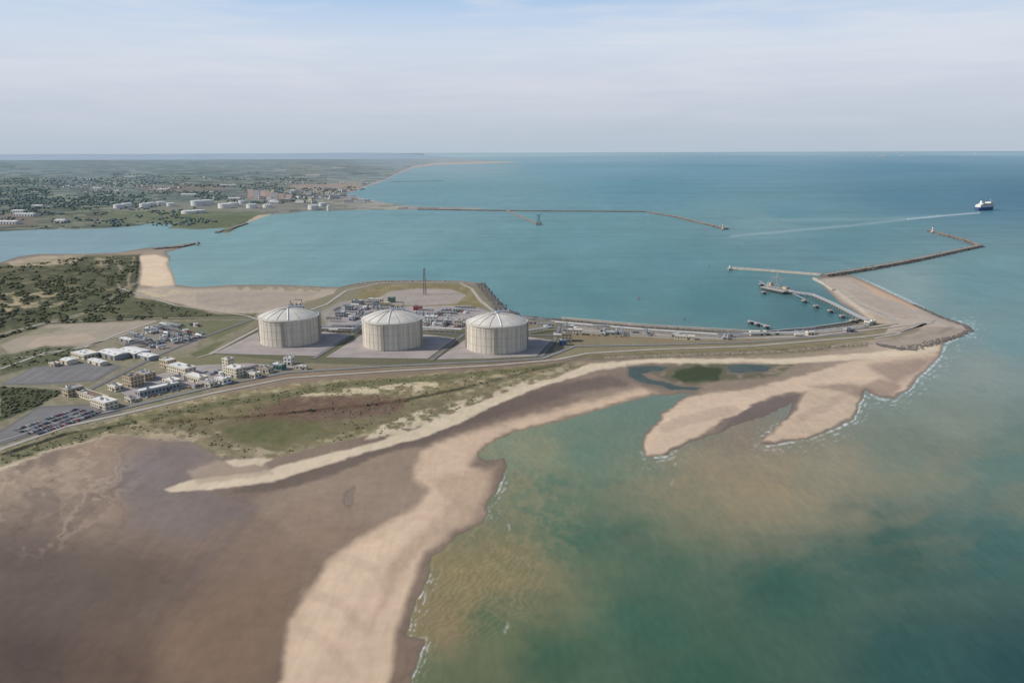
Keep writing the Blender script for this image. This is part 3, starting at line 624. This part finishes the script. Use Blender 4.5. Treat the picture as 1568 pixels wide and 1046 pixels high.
BL=[('office_building',140,610,62,12,6,-35,'cream','roofb'),('office_building',112,604,16,20,9,-35,'beige','roofg'),('office_building',160,622,34,16,8,-35,'cream','roofw'),
('office_building',205,590,20,18,13,-35,'beige','roofb'),('office_building',222,580,28,16,9,-35,'beige','roofg'),('office_building',178,597,18,12,6,-35,'cream','roofw'),
('industrial_building',242,600,52,13,7,50,'grey','roofw'),('industrial_building',264,590,22,13,8,-35,'cream','roofw'),('industrial_building',278,570,44,17,9,-35,'cream','roofw'),
('industrial_building',258,562,20,14,11,-35,'beige','roofw'),('industrial_building',300,583,36,13,7,-35,'cream','roofw'),('industrial_building',320,590,22,12,5,-35,'cream','roofg'),
('industrial_building',342,586,18,13,7,-35,'white','roofw'),('industrial_building',360,575,28,16,12,-35,'cream','roofw'),('industrial_building',350,566,13,10,16,-35,'cream','roofw'),
('industrial_building',390,577,16,11,6,-35,'cream','roofw'),('industrial_building',404,569,24,12,6,-20,'cream','roofb'),('industrial_building',426,565,20,11,7,-20,'green','roofw'),
('industrial_building',443,557,12,10,9,-15,'white','roofw'),('gatehouse',462,565,16,6,4,-10,'cream','roofw'),('gatehouse',200,614,14,7,4,-35,'cream','roofw'),
('office_building',130,546,38,22,6,-35,'cream','roofw'),('gatehouse',84,560,16,9,4,-35,'beige','roofw')]
for q in BL:building(q[0],*q[1:7],wall=q[7],roof=q[8],stor=max(1,int(q[5]/4)))
for q in [(176,546,46,26,7,-35,'grey'),(206,543,46,26,7,-35,'grey'),(226,549,34,16,6,-35,'grey'),(150,557,34,12,5,-35,'cream'),(106,556,20,16,6,-35,'cream'),(195,523,30,10,5,-35,'grey'),(255,500,30,10,5,-35,'green'),(232,507,24,12,5,-35,'grey')]:
    warehouse('warehouse',*q[:6],wall=q[6])
for q in [(575,463,30,10,7,-7,'cream','roofw'),(548,466,22,10,8,-7,'grey','roofw'),(590,468,18,9,6,-7,'yellow','roofw'),(600,463,14,8,9,-7,'green','roofg'),(535,475,14,10,8,-7,'grey','roofg'),
 (660,492,22,12,9,-7,'white','roofw'),(685,497,16,10,8,-7,'grey','roofw'),(702,500,14,10,11,-7,'cream','roofw'),(640,475,16,9,7,-7,'red','roofg'),(700,478,14,8,6,-7,'grey','roofw'),(522,485,16,10,9,-7,'grey','roofw'),
 (880,512,24,10,8,-7,'cream','roofw'),(868,522,16,14,12,-7,'beige','roofb'),(862,528,12,8,7,-7,'blue','roofg'),(935,512,20,8,4,-10,'grey','roofw'),
 (1048,519,32,9,5,-14,'cream','roofw'),(1035,517,14,8,6,-14,'grey','roofw'),(1160,513,26,10,6,0,'cream','roofw'),(1240,513,12,9,5,10,'cream','roofw'),(1300,508,16,8,5,12,'grey','roofw'),(1332,497,18,11,6,30,'cream','roofw')]:
    building('industrial_building' if q[4]>6 else 'utility_building',*q[:6],wall=q[6],roof=q[7],stor=max(1,int(q[4]/4)),units=2)
def process_unit(u,v,rot,kind):
    x,y,z=PT(u,v,.3);mb=MB();nm='process_unit'
    if kind==0:
        nm='pipe_rack';n=random.randint(4,7)
        for i in range(n):
            for sy in (-3,3):mb.rod((i*6-n*3,sy,-1),(i*6-n*3,sy,8),.3,'steel')
            mb.rod((i*6-n*3,-3.3,5),(i*6-n*3,3.3,5),.25,'steel');mb.rod((i*6-n*3,-3.3,7.6),(i*6-n*3,3.3,7.6),.25,'steel')
        for j in range(6):mb.rod((-n*3-2,-2.6+j*1.05,5.5 if j%2 else 8),(n*3-3,-2.6+j*1.05,5.5 if j%2 else 8),.38,random.choice(['grey','steel','grey','dark']))
    elif kind==1:
        nm='process_vessel_group'
        for j in range(3):
            r=random.uniform(1.3,2.4);h=random.uniform(4,10);mb.prof((j*7-7,random.uniform(-2,2),-1),[(r,0),(r,h),(r*.7,h+.9),(.2,h+1.3)],random.choice(['grey','steel','grey','conc']),14)
        mb.rod((-8,0,5),(8,0,5),.4,'steel');mb.box((0,0,3),(18,5,.3),'steel');mb.box((0,5,-1),(9,3,4),'blue' if random.random()<.3 else 'grey')
    elif kind==2:
        nm='equipment_skid'
        mb.box((0,0,-1),(14,8,1.6),'conc')
        for j in range(4):mb.box((-5+j*3.3,0,.6),(2.4,5,random.uniform(1.6,3.4)),random.choice(['dark','grey','green','steel','red']))
        for j in range(4):mb.rod((-5+j*3.3,-3.5,.6),(-5+j*3.3,-3.5,6),.2,'steel')
        mb.rod((-6,-3.5,6),(6,-3.5,6),.25,'steel')
    elif kind==3:
        nm='horizontal_vessel'
        for j in (-4,4):mb.box((j,0,-1),(1.4,3.4,3.5),'conc')
        mb.rod((-8,0,4),(8,0,4),1.9,'white',14);mb.rod((0,0,5),(0,0,8),.4,'steel')
    else:
        nm='small_storage_tank';r=random.uniform(3,5.5);h=random.uniform(4,6)
        mb.prof((0,0,-1),[(r,0),(r,h),(r+.15,h),(r+.15,h+.3),(.2,h+1.3)],'white',20);mb.rod((r+.4,0,0),(r+.4,0,h+1),.25,'steel');mb.rod((0,0,h),(0,0,h+2),.3,'dark')
    o=mb.obj(nm,(x,y,z));o.rotation_euler[2]=math.radians(rot)
for poly,n,rot in (([(505,495),(525,468),(600,466),(625,474),(550,490)],34,-7),([(640,478),(715,474),(760,488),(712,503),(650,500)],32,-7),([(495,505),(550,500),(550,508),(500,512)],6,-7),
 ([(185,525),(235,500),(320,496),(300,525),(240,540)],50,-35),([(190,600),(300,572),(440,562),(330,590),(210,608)],10,-35),([(850,500),(885,500),(880,528),(855,530)],8,-7),([(890,502),(1000,508),(1000,514),(890,512)],8,-8),([(1020,514),(1320,506),(1325,512),(1100,520)],7,0),([(812,494),(850,495),(848,504),(812,503)],5,-7)):
    for (u,v) in inpoly(poly,n):process_unit(u,v,rot+random.choice([0,90]),random.choice([0,1,2,2,3,4,2,1,0]))
def prack(name,pts,h=5,sp=1.0):
    mb=MB();W=[]
    for i in range(len(pts)-1):
        n=8
        for t in range(n):
            f=t/n;W.append(Vector(PT(pts[i][0]*(1-f)+pts[i+1][0]*f,pts[i][1]*(1-f)+pts[i+1][1]*f,0)))
    for i in range(len(W)-1):
        a,b_=W[i],W[i+1];d=(b_-a);d.z=0;d.normalize();nn=Vector((-d.y,d.x,0))
        for o in (-2.4,2.4):mb.rod(a+nn*o,a+nn*o+Vector((0,0,h)),.3,'steel',4)
        for j,o in enumerate((-2.2,-1,.2,1.4,2.4)):
            k=Vector((0,0,h-(j%2)*1.2));mb.rod(a+nn*o+k,b_+nn*o+k,.5,('white','steel','white','grey','steel')[j],5)
    mb.obj(name)
prack('pipe_rack',[(850,497),(980,508),(1100,516),(1240,512),(1320,503),(1338,495)])
prack('pipe_rack',[(492,508),(555,509)],7);prack('pipe_rack',[(648,507),(715,511)],7);prack('pipe_rack',[(808,512),(850,505)],7);prack('pipe_rack',[(540,505),(590,475)],6)
def mast(u,v,h,b0):
    x,y,z=PT(u,v,.2);mb=MB();n=14
    for i in range(n):
        z0,z1=h*i/n,h*(i+1)/n;r0=b0*(1-.6*i/n);r1=b0*(1-.6*(i+1)/n)
        c0=[(sx*r0,sy*r0,z0) for sx,sy in ((-1,-1),(1,-1),(1,1),(-1,1))];c1=[(sx*r1,sy*r1,z1) for sx,sy in ((-1,-1),(1,-1),(1,1),(-1,1))]
        col='dark' if i%3 else 'red'
        for j in range(4):
            mb.rod(c0[j],c1[j],.28,col,4);mb.rod(c0[j],c1[(j+1)%4],.15,col,4);mb.rod(c1[j],c1[(j+1)%4],.15,col,4)
    mb.rod((0,0,0),(0,0,h+4),.4,'steel',6);mb.box((0,0,h-4),(3.4,3.4,.4),'dark');mb.box((0,0,-.5),(10,10,1.2),'conc')
    mb.obj('flare_mast',(x,y,z))
mast(650.5,451,56,3.2)
# ------------------------------------------------------------------ breakwaters and jetties
def jetty(name,pts,w,h,rocks=0,kt='rockl',kb='rock',side=4):
    mb=MB();W=strip(mb,pts,w,kt,height=h,kb=kb,side=side,onland=False,sub=5);mb.obj(name)
    if rocks:
        pos=[];sz=[]
        for i in range(rocks):
            k=random.random()*(len(W)-1);a=int(k);p=W[a].lerp(W[min(a+1,len(W)-1)],k-a);d=W[min(a+1,len(W)-1)]-W[a]
            if d.length<.01:continue
            d.normalize();nn=Vector((-d.y,d.x,0));s_=random.choice([-1,1]);t=random.random()
            q=p+nn*s_*(w/2+side*t*1.2);pos.append((q.x,q.y,h*(1-t)));sz.append(random.uniform(1.3,2.8))
        clumps('armour_rocks',pos,sz,kb,rough=.5)
jetty('stone_breakwater',[(640,321.5),(775,323.5),(990,325)],14,5,500)
jetty('stone_breakwater',[(990,325),(1040,334),(1080,344),(1112,351.5)],14,5,400)
jetty('stone_breakwater',[(1262,424),(1330,413),(1400,400),(1500,378)],12,6,1100,'rockl','rock',7)
jetty('stone_breakwater',[(1500,378),(1480,370),(1450,362),(1422,354)],10,6,300,'rockl','rock',5)
jetty('concrete_pier',[(1116,411.5),(1180,416),(1262,422.5)],7,5,0,'roadl','conc',1)
jetty('concrete_pier',[(1246,428),(1262,436),(1276,446)],5,5,0,'roadl','conc',1)
jetty('concrete_pier',[(775,323),(800,334),(822,343)],8,5,0,'rockl','rock',2)
jetty('stone_groyne',[(600,279),(678,277.5)],10,3,0,'rockl','rock',4)
jetty('stone_breakwater',[(236,382),(275,379),(302,373)],12,4,250)
jetty('stone_breakwater',[(332,357),(350,352),(378,343)],10,4,160)
def riprap(name,pl,n,w,sz,k='rock'):
    pos=[];ss=[];seg=[]
    for _ in range(n):
        i=random.randrange(len(pl)-1);f=random.random()
        u=pl[i][0]*(1-f)+pl[i+1][0]*f;v=pl[i][1]*(1-f)+pl[i+1][1]*f
        x,y,z=PT(u,v,0);pos.append((x+random.uniform(-w,w),y+random.uniform(-w,w)*1.6,max(.2,z*.6)));ss.append(random.uniform(*sz))
    clumps(name,pos,ss,k,rough=.5)
riprap('armour_rocks',[(735,436),(745,448),(756,462),(768,475),(788,483)],1500,9,(1.5,3.4))
riprap('armour_rocks',[(545,435),(580,431),(640,430.5),(700,431),(735,435)],900,4,(1.2,2.4),'rockl')
riprap('armour_rocks',[(788,484),(860,490),(980,501),(1100,508),(1170,512),(1240,506),(1295,498),(1322,491)],1800,3,(1,2.2),'rock')
riprap('armour_rocks',[(1400,467),(1440,486),(1478,499),(1486,506),(1460,518),(1400,536),(1350,530)],900,4,(1.,2.2))
riprap('armour_rocks',[(930,547),(1050,543),(1200,537),(1330,524)],900,4,(.8,1.8),'rockl')
riprap('armour_rocks',[(1455,518),(1380,535),(1345,528)],400,6,(1.,2.2))
road('sea_wall',[(545,437),(580,433),(640,432),(700,432),(730,437)],3,'kerb',1.6)
mbw=MB();strip(mbw,[(860,489),(980,500),(1100,507),(1170,511),(1240,505),(1295,497),(1324,490)],2.5,'kerb',height=4.5,kb='conc',side=.3,onland=False);mbw.obj('quay_wall')
def berth():
    def W(u,v):x,y=G(u,v,7);return Vector((x,y,0))
    tr=[(1180,437),(1215,447),(1245,451),(1275,464),(1318,486),(1335,492)]
    mb=MB();pts=[W(*p) for p in tr]
    for i in range(len(pts)-1):
        a,b_=pts[i],pts[i+1];n=max(2,int((b_-a).length/14));d=(b_-a).normalized();nn=Vector((-d.y,d.x,0))
        mb.add([a-nn*5+Vector((0,0,7)),b_-nn*5+Vector((0,0,7)),b_+nn*5+Vector((0,0,7)),a+nn*5+Vector((0,0,7)),a-nn*5+Vector((0,0,5.8)),b_-nn*5+Vector((0,0,5.8)),b_+nn*5+Vector((0,0,5.8)),a+nn*5+Vector((0,0,5.8))],[(0,1,2,3),(0,4,5,1),(2,6,7,3),(4,7,6,5),(1,5,6,2),(3,7,4,0)],'conc')
        for j in range(n):
            p=a.lerp(b_,j/n)
            for o in (-3,3):mb.rod(p+nn*o+Vector((0,0,-2)),p+nn*o+Vector((0,0,6)),.6,'conc',6)
            mb.rod(p+nn*3.6+Vector((0,0,7)),p+nn*3.6+Vector((0,0,8.4)),.15,'steel',4)
        for o in (-3,-1.6,.2,1.4):mb.rod(a+nn*o+Vector((0,0,8)),b_+nn*o+Vector((0,0,8)),.5,'steel',5)
        mb.rod(a+nn*3.6+Vector((0,0,8.4)),b_+nn*3.6+Vector((0,0,8.4)),.12,'steel',4)
    mb.obj('jetty_trestle')
    mb=MB();c=W(1190,442)
    a=math.atan2(*(W(1215,447)-W(1165,437)).yx)
    mb.box((0,0,5.6),(70,30,1.6),'conc');mb.box((0,-15.4,2),(66,.8,3.6),'dark')
    for i in range(9):
        for j in (-12,0,12):mb.rod((-32+i*8,j,-2),(-32+i*8,j,5.6),.8,'dark',6)
    for i in range(5):
        x=-20+i*8;mb.rod((x,-6,7),(x,-6,19),.7,'steel',6);mb.rod((x,-6,19),(x,2,30),.5,'grey',5);mb.rod((x,2,30),(x,-9,12),.4,'grey',5);mb.box((x,4,29),(2,2,2),'conc')
    mb.box((20,4,7.2),(14,10,6),'beige');mb.box((20,4,13.2),(14.6,10.6,.6),'roofg');mb.box((-26,5,7.2),(10,8,9),'beige');mb.box((-26,5,16.2),(10.6,8.6,.5),'roofg')
    for sx in (-2.2,2.2):
        for sy in (-2.2,2.2):mb.rod((-8+sx,6+sy,7),(-8+sx*.4,6+sy*.4,40),.35,'steel',4)
    for q in range(7):mb.rod((-10,4,8+q*4.4),(-6.5,8,12+q*4.2),.2,'steel',4)
    mb.box((-8,6,27),(5,5,.4),'red')
    for j in range(9):mb.box((-18+j*5,9,7.2),(3,4,random.uniform(2,5)),random.choice(['grey','green','conc','dark']))
    for j in range(5):mb.rod((-30,-2+j*2,8.6),(32,-2+j*2,8.6),.5,random.choice(['steel','grey']),5)
    o=mb.obj('loading_jetty_platform',(c.x,c.y,0));o.rotation_euler[2]=a
    for u,v in ((1166,434),(1170,446),(1232,459),(1250,467),(1272,474),(1290,482),(1306,489),(1150,491),(1160,494),(1174,498)):
        mb=MB();p=W(u,v);mb.box((0,0,4),(9,9,2),'conc')
        for sx in (-3,3):
            for sy in (-3,3):mb.rod((sx*1.2,sy*1.2,-2),(sx,sy,4),.7,'dark',6)
        mb.box((0,-4.9,1.5),(5,.8,4),'dark');mb.prof((1.5,0,6),[(.6,0),(.5,1.2),(.9,1.6)],'orange',8);mb.rod((-2.5,0,6),(-2.5,0,9),.25,'yellow')
        mb.obj('mooring_dolphin',(p.x,p.y,0))
    for k_,(A,B_) in enumerate((((1146,490),(1180,499)),((1163,430),(1176,438)),((1215,449),(1234,459)))):
        mb=MB();a_,b2=W(*A),W(*B_);dd_=(b2-a_).normalized();nn=Vector((-dd_.y,dd_.x,0))*1.4;z7=Vector((0,0,6.6));z6=Vector((0,0,6.1))
        mb.add([a_-nn+z7,b2-nn+z7,b2+nn+z7,a_+nn+z7,a_-nn+z6,b2-nn+z6,b2+nn+z6,a_+nn+z6],[(0,1,2,3),(0,4,5,1),(2,6,7,3),(4,7,6,5)],'steel');mb.obj('access_catwalk')
berth()
def lighthouse(u,v,h,kc='white',kt='red'):
    x,y=G(u,v,5);mb=MB();mb.box((0,0,-3),(10,10,4.4),'conc')
    mb.prof((0,0,1.4),[(3.2,0),(2.2,h*.75),(3.2,h*.76),(3.2,h*.79),(1.7,h*.79)],kc,16)
    mb.prof((0,0,1.4+h*.79),[(1.7,0),(1.7,h*.12),(2,h*.12),(.3,h*.2)],kt,12)
    mb.prof((0,0,1.4+h*.3),[(2.95,0),(2.75,h*.12)],kt,16,False);mb.obj('lighthouse',(x,y,4.5))
lighthouse(1107,350.5,22,'cream','green');lighthouse(1428,355,20);lighthouse(302,373.5,8);lighthouse(1118,411,8,'white','green')
def tower_berth(u,v):
    x,y=G(u,v,5);mb=MB();mb.box((0,0,-3),(26,18,7),'rockl')
    for sx in (-5,5):
        for sy in (-5,5):mb.rod((sx,sy,3),(sx*.5,sy*.5,42),.9,'dark',5)
    for q in range(6):
        z=6+q*6;t=1-.5*q/6;mb.rod((-5*t,-5*t,z),(5*t,-5*t,z+6),.5,'dark',4);mb.rod((-5*t,5*t,z),(-5*t,-5*t,z+6),.5,'dark',4)
    mb.rod((0,0,40),(-14,0,36),.7,'dark');mb.rod((0,0,40),(12,0,44),.7,'dark');mb.box((8,0,4),(8,8,6),'beige');mb.box((-9,2,4),(5,5,5),'grey');mb.obj('harbour_crane_tower',(x,y,2))
tower_berth(825,343)
for u,v in ((1086,407),(978,458),(1048,490)):
    x,y=G(u,v);mb=MB();mb.prof((0,0,-.6),[(1.6,0),(1.8,1.2),(1.2,1.6),(.5,1.7),(.35,6)],'green' if u>1000 else 'red',10);mb.prof((0,0,5.4),[(1,0),(.1,1.6)],'red',8);mb.obj('navigation_buoy',(x,y,0))
def ship(name,u,v,u2,v2,Ln,B,hh,ferry=True):
    x,y=G(u,v);x2,y2=G(u2,v2);a=math.atan2(y-y2,x-x2);mb=MB()
    sec=[(-.5,.82),(-.4,.96),(0,1),(.25,.97),(.4,.66),(.48,.22),(.5,.03)]
    vs=[];n=len(sec)
    for t,bw in sec:
        fl=1.0 if t<.3 else .75
        vs+=[(t*Ln*.97,-B/2*bw*fl*.8,-1),(t*Ln,-B/2*bw,hh*.38),(t*Ln,B/2*bw,hh*.38),(t*Ln*.97,B/2*bw*fl*.8,-1)]
    fs=[]
    for i in range(n-1):
        for j in range(3):fs.append((4*i+j,4*i+4+j,4*i+5+j,4*i+1+j))
    fs+=[(0,1,2,3),(4*n-1,4*n-2,4*n-3,4*n-4)]
    mb.add(vs,fs,'blue' if ferry else 'grey')
    if ferry:
        for k,(l,w,z0,z1,cx) in enumerate(((.86,.96,.38,.56,-.02),(.80,.9,.56,.7,-.03),(.6,.8,.7,.8,0),(.2,1.0,.8,.92,.24))):
            mb.box((cx*Ln,0,hh*z0),(l*Ln,w*B,hh*(z1-z0)),'white')
            for s_ in (-1,1):mb.box((cx*Ln,s_*w*B/2,hh*(z0+(z1-z0)*.45)),(l*Ln*.92,.3,hh*.05),'glass')
        mb.box((-.25*Ln,0,hh*.8),(.1*Ln,B*.35,hh*.32),'white',0,.8);mb.box((-.25*Ln,0,hh*1.12),(.085*Ln,B*.3,hh*.06),'dark')
        mb.rod((.26*Ln,0,hh*.92),(.26*Ln,0,hh*1.3),.6,'white')
    else:
        mb.box((-.38*Ln,0,hh*.38),(.12*Ln,B*.8,hh*.5),'white')
        for i in range(6):mb.box((-.22*Ln+i*.1*Ln,0,hh*.38),(.085*Ln,B*.85,hh*random.uniform(.1,.32)),random.choice(['white','grey','hazew','hazew']))
    o=mb.obj(name,(x,y,0));o.rotation_euler[2]=a
ship('ferry_ship',1508,322,1440,326.5,150,30,44)
for u,v,l in ((1018,237.6,500),(1101,243,160),(1352,240,420),(1382,239.8,300),(1495,236.5,500),(1335,240,200)):ship('cargo_ship',u,v,u-30,v,l,l*.13,l*.16+14,False)
# ------------------------------------------------------------------ far town and depot
def oil_tank(u,v,r,h,k='hazew'):
    x,y,z=PT(u,v,0);mb=MB();mb.prof((0,0,-2),[(r,0),(r,h+2),(r+.3,h+2),(r+.3,h+2.6),(r*.5,h+4.2),(.3,h+4.8)],k,28);mb.rod((r+.8,0,0),(r*.9,0,h+2),.5,'steel');mb.obj('oil_storage_tank',(x,y,z))
for q in ((183,319,30,20),(195,317,28,20),(222,318,28,22),(233,316,28,20),(247,315,28,22),(262,316,24,18),(304,315,42,28),(318,313,36,24),(345,319,38,24),(358,316,30,20),(386,319,30,22),(480,321,28,22),(494,316,22,18),(440,309,20,16),(410,318,26,16),(290,327,38,13),(303,326,36,13),(420,311,24,16),(372,312,26,18)):
    oil_tank(*q,k=random.choice(['white','hazew','white']))
oil_tank(503,323,8,26,'white')
for i,u in enumerate((385,394,404,413,422,432,443)):
    building('apartment_block',u,304+i*.6,40,18,58-i*3.5,-8,'hazew' if i%3==1 else 'brick','roofw',8,2)
for i in range(56):
    u=random.uniform(380,565);v=random.uniform(291,312)
    if sdf(LF,np.array([u]),np.array([v]))[0]<3:continue
    building('town_building',u,v,random.uniform(25,75),18,random.uniform(8,24),random.uniform(-30,30),random.choice(['hazew','hazew','cream']),random.choice(['roofw','roofw','redroof','roofg']),2,1)
mb=MB()
for _ in range(1100):
    u=random.gauss(300,190);v=random.choice([random.uniform(250,300),random.uniform(280,306)])
    if u<-80 or sdf(LF,np.array([u]),np.array([v]))[0]<2:continue
    if vn(np.array([u/45.0]),np.array([v/7.0]),91)[0]<.62:continue
    x,y,z=PT(u,v,0);w=random.uniform(10,28);d=random.uniform(9,14);h=random.uniform(4,8);r=random.uniform(0,3)
    mb.box((x,y,z),(w,d,h),random.choice(['hazew','roofg','cream','hazew']),r)
    c,s_=math.cos(r),math.sin(r);q=[(-w/2,-d/2,h),(w/2,-d/2,h),(w/2,0,h+4),(-w/2,0,h+4),(-w/2,d/2,h),(w/2,d/2,h)]
    mb.add([(x+a*c-b_*s_,y+a*s_+b_*c,z+e) for a,b_,e in q],[(0,1,2,3),(3,2,5,4),(0,3,4),(1,5,2)],random.choice(['redroof','roofg','roofg','hazew']))
mb.obj('distant_village_houses')
for u,v,l in ((40,331,110),(15,343,90),(60,318,60),(150,290,90),(360,306,80),(95,341,50),(30,326,70),(290,300,120),(420,312,70),(250,292,90),(350,285,160),(480,270,200),(430,262,220),(200,272,160),(520,258,260)):warehouse('warehouse',u,v,l,40,12,-10,'hazew','roofw')
# hills on the horizon
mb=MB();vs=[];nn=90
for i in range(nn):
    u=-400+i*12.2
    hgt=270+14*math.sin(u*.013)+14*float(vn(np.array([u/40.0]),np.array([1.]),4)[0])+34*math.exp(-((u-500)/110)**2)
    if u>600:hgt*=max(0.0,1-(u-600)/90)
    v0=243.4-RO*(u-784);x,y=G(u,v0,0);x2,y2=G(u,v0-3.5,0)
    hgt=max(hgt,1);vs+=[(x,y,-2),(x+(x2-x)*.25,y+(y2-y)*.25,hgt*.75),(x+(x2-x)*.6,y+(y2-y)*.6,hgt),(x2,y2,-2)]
M['hill']=pmat('hazy_hill',(150,167,179),1,.05,.001)  # blue-grey distance haze baked into the hill colour
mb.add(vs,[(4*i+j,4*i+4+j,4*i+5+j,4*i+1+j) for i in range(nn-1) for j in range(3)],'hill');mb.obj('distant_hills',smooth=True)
# ------------------------------------------------------------------ parked cars
cm=[]
for k in ('white','grey','dark','dark','blue','red','steel'):
    mb=MB();mb.box((0,0,.35),(4.4,1.8,.65),k);mb.box((-.2,0,1.0),(2.6,1.6,.5),'glass',0,.8);mb.box((-.2,0,1.5),(1.9,1.25,.06),k)
    for sx in (-1.4,1.4):
        for sy in (-.9,.9):mb.rod((sx,sy-.1,.35),(sx,sy+.1,.35),.35,'dark',8)
    me_o=mb.obj('parked_car',(0,0,-900));cm.append(me_o.data);bpy.data.objects.remove(me_o)
def cars(a,b_,n,rows,dv,zo=.45):
    pa,pb=Vector(PT(*a,zo)),Vector(PT(*b_,zo));d=(pb-pa).normalized();nn=Vector((d.y,-d.x,0))
    for r in range(rows):
        for i in range(n):
            if random.random()<.2:continue
            p=pa.lerp(pb,i/n)+nn*dv*r
            o=bpy.data.objects.new('parked_car',random.choice(cm));o.location=p;o.rotation_euler[2]=math.atan2(nn.y,nn.x)+random.choice([0,math.pi]);bpy.context.collection.objects.link(o)
cars((20,660),(120,626),44,4,12);cars((205,614),(300,592),10,1,8);cars((560,473),(600,476),6,1,8);cars((900,513),(960,516),7,1,7)
cars((245,525),(295,508),9,2,10)
for i in range(20):
    f=i/19;u=60+f*760;v=np.interp(u,[0,100,205,330,440,600,760,850],[680,648,625,596,573,562,555,549])
    x,y,z=PT(u,float(v),.3);mb=MB();mb.rod((0,0,0),(0,0,9),.14,'steel');mb.rod((0,0,9),(0,1.8,9.4),.1,'steel');mb.box((0,2.1,9.3),(.4,1,.2),'grey');mb.obj('street_lamp',(x,y,z))
# ------------------------------------------------------------------ light, sky, camera
EL=math.radians(37);AZ=math.radians(266)
sd_=Vector((math.sin(AZ)*math.cos(EL),math.cos(AZ)*math.cos(EL),math.sin(EL)))
l=bpy.data.lights.new('sun','SUN');l.energy=3.6;l.angle=math.radians(.5);l.color=(1,.95,.87);o=bpy.data.objects.new('sun',l);o.rotation_euler=sd_.to_track_quat('Z','Y').to_euler();bpy.context.collection.objects.link(o)
w=bpy.data.worlds.new('World');bpy.context.scene.world=w;w.use_nodes=True;nt=w.node_tree;L=nt.links;bg=nt.nodes['Background'];bg.inputs[1].default_value=.1
sk=N(nt,'ShaderNodeTexSky');sk.sky_type='NISHITA';sk.sun_disc=False;sk.sun_elevation=EL;sk.sun_rotation=AZ;sk.air_density=1;sk.dust_density=1.5;sk.altitude=300
tc=N(nt,'ShaderNodeTexCoord');sx=N(nt,'ShaderNodeSeparateXYZ');L.new(tc.outputs['Generated'],sx.inputs[0])
cr=N(nt,'ShaderNodeValToRGB');L.new(mr(sx.outputs[2],-.02,.24,0,1).outputs[0],cr.inputs[0])
e=cr.color_ramp;st=[(0,(184,198,211)),(.08,(183,197,211)),(.2,(191,201,216)),(.38,(206,212,226)),(.56,(208,219,235)),(.68,(190,211,237)),(.76,(170,200,233)),(1,(138,177,220))]
while len(e.elements)<len(st):e.elements.new(.5)
for q,(a,c) in zip(e.elements,st):q.position=a;q.color=(*lin(c),1)
mp=N(nt,'ShaderNodeMapping');mp.inputs['Scale'].default_value=(2.0,2.0,22);mp.inputs['Rotation'].default_value=(0.02,.03,0);L.new(tc.outputs['Generated'],mp.inputs[0])
c1=noise(1.3,8,mp.outputs[0],.9);c2=noise(5,7,mp.outputs[0],.4)
cl=mr(math_('ADD',math_('MULTIPLY',c1.outputs[0],.7),math_('MULTIPLY',c2.outputs[0],.3)),.42,.62,0,1)
band=mr(sx.outputs[2],.02,.12,.08,.62)
kk=math_('MULTIPLY',cl.outputs[0],band.outputs[0])
mc=N(nt,'ShaderNodeMix',data_type='RGBA');L.new(kk,mc.inputs[0]);L.new(cr.outputs[0],mc.inputs[6]);mc.inputs[7].default_value=(*lin((225,228,236)),1)
s10=N(nt,'ShaderNodeVectorMath',operation='SCALE');L.new(mc.outputs[2],s10.inputs[0]);s10.inputs['Scale'].default_value=10
up=mr(sx.outputs[2],.2,.5,.94,.2)
mm=N(nt,'ShaderNodeMix',data_type='RGBA');L.new(up.outputs[0],mm.inputs[0]);L.new(sk.outputs[0],mm.inputs[6]);L.new(s10.outputs[0],mm.inputs[7]);L.new(mm.outputs[2],bg.inputs[0])
cam=bpy.data.cameras.new('camera');co=bpy.data.objects.new('camera',cam);bpy.context.collection.objects.link(co)
X=Vector((1,0,0));Uv=Vector((0,sp,cp));Fv=Vector((0,cp,-sp))
R=(X-Uv*RO).normalized();U2=(Uv+X*RO).normalized()
mt=Matrix((R,U2,-Fv)).transposed().to_4x4();mt.translation=Vector((0,0,H));co.matrix_world=mt
cam.sensor_width=36;cam.lens=36*F/1568;cam.clip_start=1;cam.clip_end=3e6
sc_=bpy.context.scene;sc_.camera=co;sc_.view_settings.view_transform='Standard';sc_.view_settings.look='None';sc_.view_settings.exposure=0
